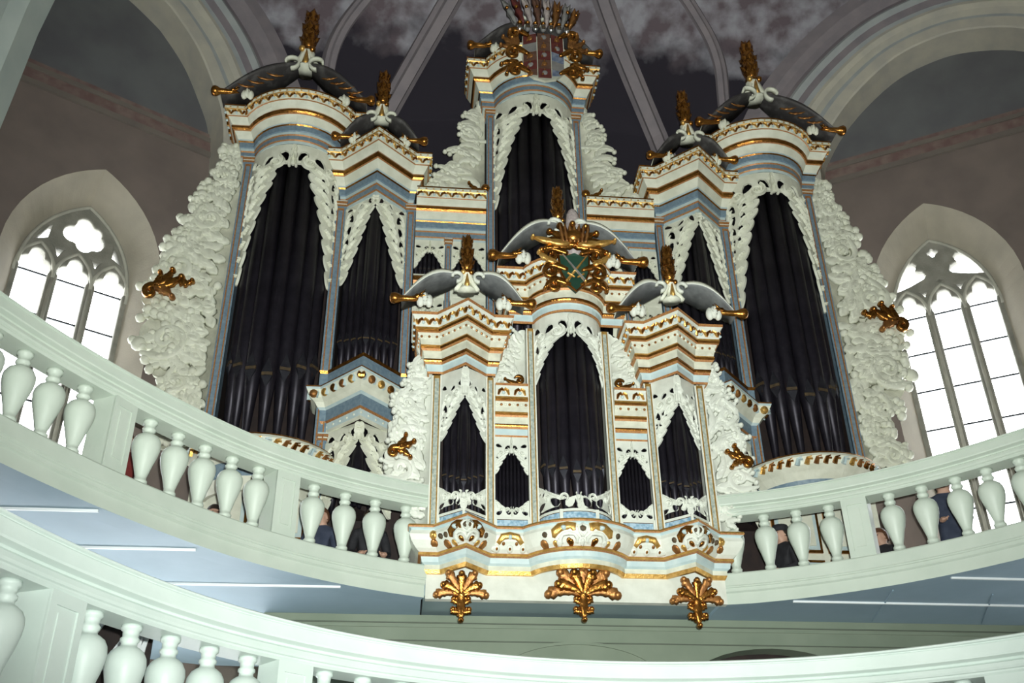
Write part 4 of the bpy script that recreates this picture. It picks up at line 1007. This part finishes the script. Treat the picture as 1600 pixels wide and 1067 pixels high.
# fields
for s in (-1, 1):
    for x, z1 in ((1.565, 7.42), (.94, 7.42), (.455, 8.12)): pilaster(RU, RX+s*x, RY-.05, 5.54, z1, .115 if x > 1 else .105, 'ruck', .16)
    for x, z1 in ((1.565, 7.42), (.94, 7.42), (.455, 8.12)):
        pass
    # pointed side tower
    x = RX+s*1.245; F = Field(tri(x, .262, .235, RY+.02)); T = back_panel('pointed_tower', RU, F, 5.56, 7.45, -1.5)
    pipes(T, F, 7, 5.62, 6.05, 7.44); shade('pipe_shade', T, F, 7.46, .86, .36, 6, 'white', .028, kind='tri')
    shade('lower_fret', T, F, 5.70, .34, .20, 3, 'white', .022, up=False)
    mb = MB(); pf = tri(x, .262, .24, RY); sweep(mb, pf, [(0, 5.54, 'white'), (.018, 5.54, 'white'), (.018, 5.575, 'gold'), (.012, 5.58, 'blue_marble'), (.012, 5.675, 'gold'), (.018, 5.68, 'white'), (.018, 5.71, 'white'), (-.04, 5.715, 'white')])
    for q in pf: mb.box(q[0]-.014, q[0]+.014, q[1]-.03, q[1]+.01, 5.54, 5.71, 'white')
    mb.build('base_panel', T)
    fo, fi = .17, .10; fl, fr = (fo, fi) if s < 0 else (fi, fo)
    cornice(T, tower_path('tri', x, .25, .25, RY-.03, fl, fr, .45), 7.45, .72, .22, PROF_RUCK, BEADS_RUCK)
    volute_pair(T, RX+s*1.24, -2.45, 8.18, .72 if s < 0 else .62, .62 if s < 0 else .72, .42, .28, 'white', .035)
    finial(T, RX+s*1.25, -2.52, 8.46, .80)
    # flat field
    x0, x1 = sorted((RX+s*.508, RX+s*.887)); F = Field(flat(x0, x1, RY+.02)); T = back_panel('flat_section', RU, F, 5.56, 6.7, -1.5)
    pipes(T, F, 9, 5.6, 5.8, 6.68, taper=False); shade('pipe_shade', T, F, 6.68, .46, .20, 4, 'white', .024); shade('lower_fret', T, F, 5.70, .21, .11, 3, 'white', .022, up=False)
    mb = MB(); sweep(mb, flat(x0, x1, RY), [(0, 5.54, 'white'), (.018, 5.54, 'white'), (.018, 5.575, 'gold'), (.012, 5.58, 'blue_marble'), (.012, 5.675, 'gold'), (.018, 5.68, 'white'), (.018, 5.71, 'white'), (-.04, 5.715, 'white')])
    for q in (x0, x1): mb.box(q-.02, q+.02, RY-.03, RY+.01, 5.54, 5.71, 'white')
    mb.build('base_panel', T)
    cornice(T, flat(x0, x1, RY), 6.68, .62, .15, PROF_RUCK, BEADS_RUCK)
    # white acanthus crest over the flat field
    mb = MB(); M = lambda u, v, d: (RX+s*u, RY+.12-d, v)
    poly = [(.50, 7.30), (.90, 7.30), (.93, 7.45), (.86, 7.60), (.90, 7.78), (.78, 7.9), (.74, 8.05), (.60, 8.15), (.50, 8.2)]
    board(mb, scallop(poly, .10, .022, lambda p: p[0] < .52 or p[1] < 7.32), M, .04, 'white')
    for k in range(14): leaf(mb, M, (RND.uniform(.53, .68), 7.34+.055*k), RND.uniform(.2, 1.4), RND.uniform(.16, .26), RND.uniform(-1.8, .6), .045, .04, 'white', 3, 10)
    scroll(mb, M, (.79, 7.45), .11, 2.4, 1.3, .034, .05, 'white', -1, tail=.15); scroll(mb, M, (.80, 7.76), .08, 2.0, 1.3, .028, .05, 'white', -1, tail=.12)
    mb.build('carved_crest', RU, True)
    mb = MB(); M = lambda u, v, d: (RX+s*u, RY-.04-d, v); scroll(mb, M, (.60, 7.40), .065, .5, 1.2, .026, .04, 'gold', 1); leaf(mb, M, (.58, 7.35), .1, .20, .5, .035, .03, 'gold', 3, 8); mb.build('gilded_scroll', RU, True)
    # side wing
    poly = [(1.62, 8.16), (1.80, 8.12), (1.80, 7.95), (1.78, 7.78), (1.86, 7.62), (1.82, 7.45), (1.94, 7.32), (2.06, 7.15), (2.00, 6.98), (2.10, 6.80), (2.04, 6.62), (2.12, 6.42), (2.08, 6.2), (1.98, 6.05), (1.88, 5.95), (1.84, 5.8), (1.74, 5.65), (1.62, 5.54)]
    mb = MB(); M = lambda u, v, d: (RX+s*u, RY+.10-d, v); board(mb, scallop(poly, .13, -.03, lambda p: p[0] < 1.64), M, .05, 'white')
    for k in range(60):
        v = 5.75+2.0*((k*.618) % 1.0); um = 1.64
        for a, c in zip(poly, poly[1:]):
            if min(a[1], c[1]) <= v <= max(a[1], c[1]) and a[1] != c[1]: um = max(um, a[0]+(c[0]-a[0])*(v-a[1])/(c[1]-a[1]))
        u = 1.63+(um-1.63)*(RND.uniform(0, .3) if k % 2 else RND.uniform(.1, .7)); ln = min(.36, um-u+.06)
        leaf(mb, M, (u, v-.02), RND.uniform(-.3, 1.2), ln, RND.uniform(-1.5, 1.4), min(.06, ln*.32), .05, 'white', 3, 10, base=RND.uniform(0, .02))
    for c, r, a in (((1.90, 7.10), .14, 1.2), ((1.92, 6.72), .13, .6), ((1.94, 6.28), .15, -1.0), ((1.76, 7.56), .10, 1.0), ((1.80, 5.92), .11, .9)): scroll(mb, M, c, r, a, 1.35, .04*r/.14, .06, 'white', -1, base=.02, tail=r)
    mb.build('side_wing', RU, True)
    mb = MB(); M = lambda u, v, d: (RX+s*u, RY-.02-d, v); scroll(mb, M, (2.02, 6.42), .07, 2.2, 1.2, .034, .07, 'gold', -1, tail=.06, base=.03)
    for a, ln, c, w_ in ((2.95, .22, -.5, .055), (2.45, .20, -.7, .05), (3.45, .20, .6, .05)): leaf(mb, M, (2.0, 6.47), a, ln, c, w_, .06, 'gold', 4, 10, base=.03)
    mb.build('gilded_leaf', RU, True, 'gilded acanthus curl on the white wing')
# round centre
F = Field(arc(RX, .40, .30, RY+.02)); T = back_panel('central_tower', RU, F, 5.56, 8.2, -1.5)
pipes(T, F, 7, 5.66, 6.15, 8.18); shade('pipe_shade', T, F, 8.22, .85, .30, 6, 'white', .03); shade('lower_fret', T, F, 5.71, .36, .17, 4, 'white', .022, up=False)
mb = MB(); pf = arc(RX, .40, .31, RY, 16); sweep(mb, pf, [(0, 5.54, 'white'), (.018, 5.54, 'white'), (.018, 5.575, 'gold'), (.012, 5.58, 'blue_marble'), (.012, 5.675, 'gold'), (.018, 5.68, 'white'), (.018, 5.71, 'white'), (-.04, 5.715, 'white')])
for k in (0, 5, 11, 16): mb.box(pf[k][0]-.018, pf[k][0]+.018, pf[k][1]-.03, pf[k][1]+.02, 5.54, 5.71, 'white')
mb.build('base_panel', T)
cornice(T, tower_path('round', RX, .41, .32, RY-.03, .26, .26, .5), 8.20, .70, .20, PROF_RUCK, BEADS_RUCK)
volute_pair(T, RX, -2.40, 8.90, .80, .80, .62, .3, 'white', .035)
finial(T, RX-.08, -2.35, 9.45, .80)
mb = MB()
rg = []
for z, r in ((9.05, .07), (9.15, .10), (9.35, .105), (9.55, .10), (9.68, .085), (9.76, .05), (9.79, .015)):
    rg.append([(RX+.09+(r*(1 if j % 2 else .86))*math.cos(2*pi*j/16), -2.45+(r*(1 if j % 2 else .86))*math.sin(2*pi*j/16), z) for j in range(16)])
mb.loft(rg, 'plume')
mb.build('plume', T, True, 'tall pale feather plume')
# gilded cartouche with the green shield
mb = MB(); CX, CY = RX+.03, -2.72
M = lambda u, v, d: (CX+u, CY-d, v)
for k in range(9):
    a = pi*(.06+.88*k/8); leaf(mb, M, (0, 8.98), a, .44-.10*math.sin(a), -.9*math.cos(a), .075, .06, 'gold', 5, 11, base=.01)
for s in (-1, 1):
    M2 = lambda u, v, d: (CX+s*u, CY-d, v)
    for (u, v), r in (((.27, 8.84), .12), ((.28, 8.60), .12), ((.24, 8.40), .10)): scroll(mb, M2, (u, v), r, 2.4, 1.3, .042, .07, 'gold', -1, tail=.12)
    leaf(mb, M2, (.22, 8.72), .3, .26, .7, .05, .06, 'gold_bright', 4, 10, base=.02); leaf(mb, M2, (.20, 8.50), -.4, .24, -.8, .05, .06, 'gold', 4, 10, base=.02)
    leaf(mb, M2, (.05, 8.99), .05, .46, .25, .05, .07, 'gold_bright', 2, 10, base=.04)
mb.ball((CX, CY-.06, 9.10), (.13, .10, .11), 'gold', 12, 7)
for k in range(7): blade(mb, (CX+(k-3)*.045, CY-.12, 8.98), (0, -1, 0), ((k-3)*.06, 0, 1), .26, .026, .15, 'gold_dark')
mb.build('gilded_cartouche', RU, True)
mb = MB(); M = lambda u, v, d: (CX+u, CY-.05-d+.05*(u/.2)**2, v)
board(mb, [(-.19, 8.86), (-.17, 8.60), (-.10, 8.42), (0, 8.31), (.10, 8.42), (.17, 8.60), (.19, 8.86), (.10, 8.83), (0, 8.87), (-.10, 8.83)], M, .05, 'shield_green')
ribbon(mb, M, [(-.19, 8.86), (-.17, 8.60), (-.10, 8.42), (0, 8.31), (.10, 8.42), (.17, 8.60), (.19, 8.86)], lambda t: .014, .02, 'gold', base=.005)
shd = mb.build('green_shield', RU, label='dark green shield with two crossed swords')
for s in (-1, 1):
    mb = MB(); a, e = (-.15*s, 8.82), (.11*s, 8.44); M3 = lambda u, v, d: (CX+u, CY-.075-d, v)
    L_ = [(a[0]+(e[0]-a[0])*t, a[1]+(e[1]-a[1])*t) for t in (0, .2, .4, .6, .8, 1)]
    ribbon(mb, M3, L_, lambda t: .014*(.5+t), .016, 'gold_bright' if s < 0 else 'steel', base=.0+.012*(s > 0))
    q = L_[4]; dx, dy = e[1]-a[1], -(e[0]-a[0]); l = math.hypot(dx, dy); dx /= l; dy /= l
    ribbon(mb, M3, [(q[0]-dx*.05, q[1]-dy*.05), (q[0], q[1]), (q[0]+dx*.05, q[1]+dy*.05)], lambda t: .011, .016, 'gold_bright', base=.012); dome(mb, M3, e, .017, .025, 'gold_bright', .01)
    mb.build('sword', shd)
# gilded acanthus drops under the console
for xc, z0, w, h, y in ((-1.25, 4.90, .42, .24, RY), (1.25, 4.88, .42, .24, RY), (.03, 4.92, .70, .24, RY-.02)):
    mb = MB(); big = w > .5; zb = z0-.13
    M = lambda u, v, d: (RX+xc+u, y-d-.05-.25*max(0, v-zb), v)
    n = 9 if big else 7
    def fat(p, a, ln, c, w0, m_, base):
        pts = spine(p, a, ln, c, 11); ribbon(mb, M, pts, lambda t: w0*(.35+.75*t)*(1 if t < .93 else .75), .05, m_, 4, .42, base=base); dome(mb, M, pts[-1], w0*.75, .05, m_, base, 9)
    for k in range(n):
        a = pi*(.12+.76*k/(n-1)); ln = (.25 if not big else .26+.11*abs(math.cos(a)))
        fat((.02*math.cos(a), zb+.04), a, ln*(1 if k % 2 == 0 else .8), -.9*math.cos(a), .047 if not big else .060, 'gold' if k % 2 else 'gold_dark', .03*math.sin(a)+.02*(k % 2))
    for s in (-1, 1):
        for k, (v, ln) in enumerate(((zb+.03, .13), (zb-.04, .09), (zb-.13, .09))):
            fat((0, v), pi/2-s*(1.25+.25*k), ln, s*1.0, .042, 'gold', .02)
        if big: fat((0, zb+.04), pi/2-s*1.2, .28, s*.5, .05, 'gold_dark', .01)
    leaf(mb, M, (0, zb+.08), -pi/2, .30, 0, .06, .06, 'gold', 4, 11, base=.03)
    mb.ball((RX+xc, y-.06, zb-.02), (.055, .05, .05), 'gold_bright', 8, 5); mb.ball((RX+xc, y-.05, zb-.13), (.06, .05, .055), 'gold', 8, 5)
    mb.build('gilded_acanthus_drop', RU, True)

# ================================================================== PEOPLE behind the rail
def person(label, x, y, turn, pose, coat, hair, cap=None, seat=.42, s=1.0):
    z0 = 5.05
    root = empty('person', (x, y, z0)); tag(root, label, 'person'); root.rotation_euler.z = rad(turn)
    V = []; E = []; Rr = []
    def add(p, r, par=None):
        V.append((p[0]*s, p[1]*s, p[2]*s)); Rr.append(r*s)
        if par is not None: E.append((par, len(V)-1))
        return len(V)-1
    h = seat+.10 if pose == 'sit' else .92
    pel = add((0, 0, h), .13); sp = add((0, .01, h+.20), .125, pel); ch = add((0, .0, h+.40), .135, sp)
    nk = add((0, -.01, h+.555), .055, ch); hd = add((0, -.03, h+.64), .082, nk); ht = add((0, -.025, h+.73), .080, hd)
    add((0, -.135, h+.655), .016, hd); add((.085, -.015, h+.66), .018, hd); add((-.085, -.015, h+.66), .018, hd); add((0, -.095, h+.60), .03, hd)
    for q in (-1, 1):
        sh = add((.17*q, 0, h+.46), .075, ch); el = add((.23*q, -.03, h+.20), .05, sh)
        wr = add((.15*q, -.26, h+.12), .034, el); pm = add((.13*q, -.33, h+.11), .036, wr)
        for f, (dx, dz, ln) in enumerate(((-.03, .0, .07), (-.01, .01, .08), (.01, .01, .075), (.03, 0, .06))): k = add((.13*q+dx, -.33-ln*.55, h+.11+dz), .010, pm); add((.13*q+dx, -.33-ln, h+.085+dz), .009, k)
        k = add((.13*q-q*.045, -.335, h+.13), .011, pm); add((.13*q-q*.055, -.365, h+.135), .010, k)
        if pose == 'sit':
            hp = add((.10*q, -.05, h-.03), .09, pel); kn = add((.12*q, -.43, h-.02), .065, hp); an = add((.12*q, -.40, .10), .045, kn)
        else:
            hp = add((.10*q, 0, h-.10), .09, pel); kn = add((.11*q, -.02, .50), .065, hp); an = add((.11*q, .02, .10), .045, kn)
        add((.12*q, V[an][1]/s-.15, .045), .04, an)
    me = bpy.data.meshes.new('body'); me.from_pydata(V, E, []); ob = bpy.data.objects.new('body', me); COL.objects.link(ob)
    sk = ob.modifiers.new('skin', 'SKIN'); ly = me.skin_vertices[0].data if me.skin_vertices else None
    if ly is None:
        bm = bmesh.new(); bm.from_mesh(me); bm.verts.layers.skin.verify(); bm.to_mesh(me); bm.free(); ly = me.skin_vertices[0].data
    for i, r in enumerate(Rr): ly[i].radius = (r, r)
    ly[0].use_root = True
    ob.modifiers.new('sub', 'SUBSURF').levels = 2
    dg = bpy.context.evaluated_depsgraph_get(); m2 = bpy.data.meshes.new_from_object(ob.evaluated_get(dg)); bpy.data.objects.remove(ob)
    for k in (coat, 'skin'): m2.materials.append(MAT[k])
    for p in m2.polygons:
        c = p.center/s; p.use_smooth = True
        p.material_index = 1 if (c.z > h+.545 and abs(c.x) < .13) or (c.y < -.285 and h+.02 < c.z < h+.2) else 0
    b = bpy.data.objects.new('body', m2); COL.objects.link(b); b.parent = root; WO[b] = Vector((x, y, z0))
    def part(mb, nm):
        me_, o = mb.mesh(nm, (0, 0, 0), True); p = bpy.data.objects.new(nm, me_); COL.objects.link(p); p.parent = root
    mb = MB(); rg = []
    for k in range(6):
        a = k/5*pi*.62; rr = .098*math.sin(a+.05)*s; zz = (h+.675)*s+.125*s*math.cos(a)
        rg.append([(rr*math.cos(2*pi*j/14), -.012*s+rr*1.08*math.sin(2*pi*j/14)+(.03*s*k/5), zz) for j in range(14)])
    mb.loft(rg, hair); part(mb, 'hair')
    mb = MB()
    for q in (-1, 1): mb.ball((.032*q*s, -.108*s, (h+.672)*s), (.012*s, .008*s, .007*s), 'hair_dark', 7, 4)
    part(mb, 'eyes')
    mb = MB(); mb.ball((0, -.115*s, (h+.605)*s), (.022*s, .008*s, .006*s), 'tinct_red', 7, 4); part(mb, 'mouth')
    if cap:
        mb = MB(); mb.lathe([(.09*s, 0), (.112*s, .012*s), (.118*s, .05*s), (.10*s, .085*s), (.03*s, .10*s)], 0, -.02*s, cap, 14, (h+.70)*s); part(mb, 'cap')
    return root
def bench(label, x0, x1, y, h=.30):
    r = empty('bench', ((x0+x1)/2, y, 5.05)); tag(r, label, 'bench')
    mb = MB(); mb.box(x0, x1, y-.14, y+.16, 5.05+h, 5.05+h+.04, 'plank'); mb.build('seat', r)
    for x in (x0+.08, x1-.08):
        mb = MB(); mb.box(x-.03, x+.03, y-.12, y+.14, 5.05, 5.05+h, 'plank'); mb.build('leg', r)
bench('low wooden bench behind the rail right of the small organ case', 2.75, 4.75, -.42)
bench('low wooden bench behind the rail under the left organ tower', -4.5, -2.0, -.62)
person('person in black coat and round dark cap seated just right of the small organ', 3.05, -.42, -70, 'sit', 'cloth_black', 'hair_dark', 'cloth_black')
person('brown-haired person in dark clothes seated beside the right gallery post', 4.38, -.42, -60, 'sit', 'cloth_black', 'hair_brown')
person('standing person in dark blue against the right window, half hidden by balusters', 4.92, -1.25, -20, 'stand', 'cloth_navy', 'hair_dark')
person('dark-haired person in a tan top seated behind the left balusters', -4.15, -.62, 20, 'sit', 'cloth_tan', 'hair_dark')
person('person in dark red standing by the left gallery post', -5.02, -1.75, 30, 'stand', 'cloth_red', 'hair_brown')
person('person in black seated nearest the small organ case on its left side', -2.25, -.62, 10, 'sit', 'cloth_black', 'hair_dark')
person('person in navy blue seated on the left bench beneath the pointed corbel', -2.85, -.62, -15, 'sit', 'cloth_navy', 'hair_brown')
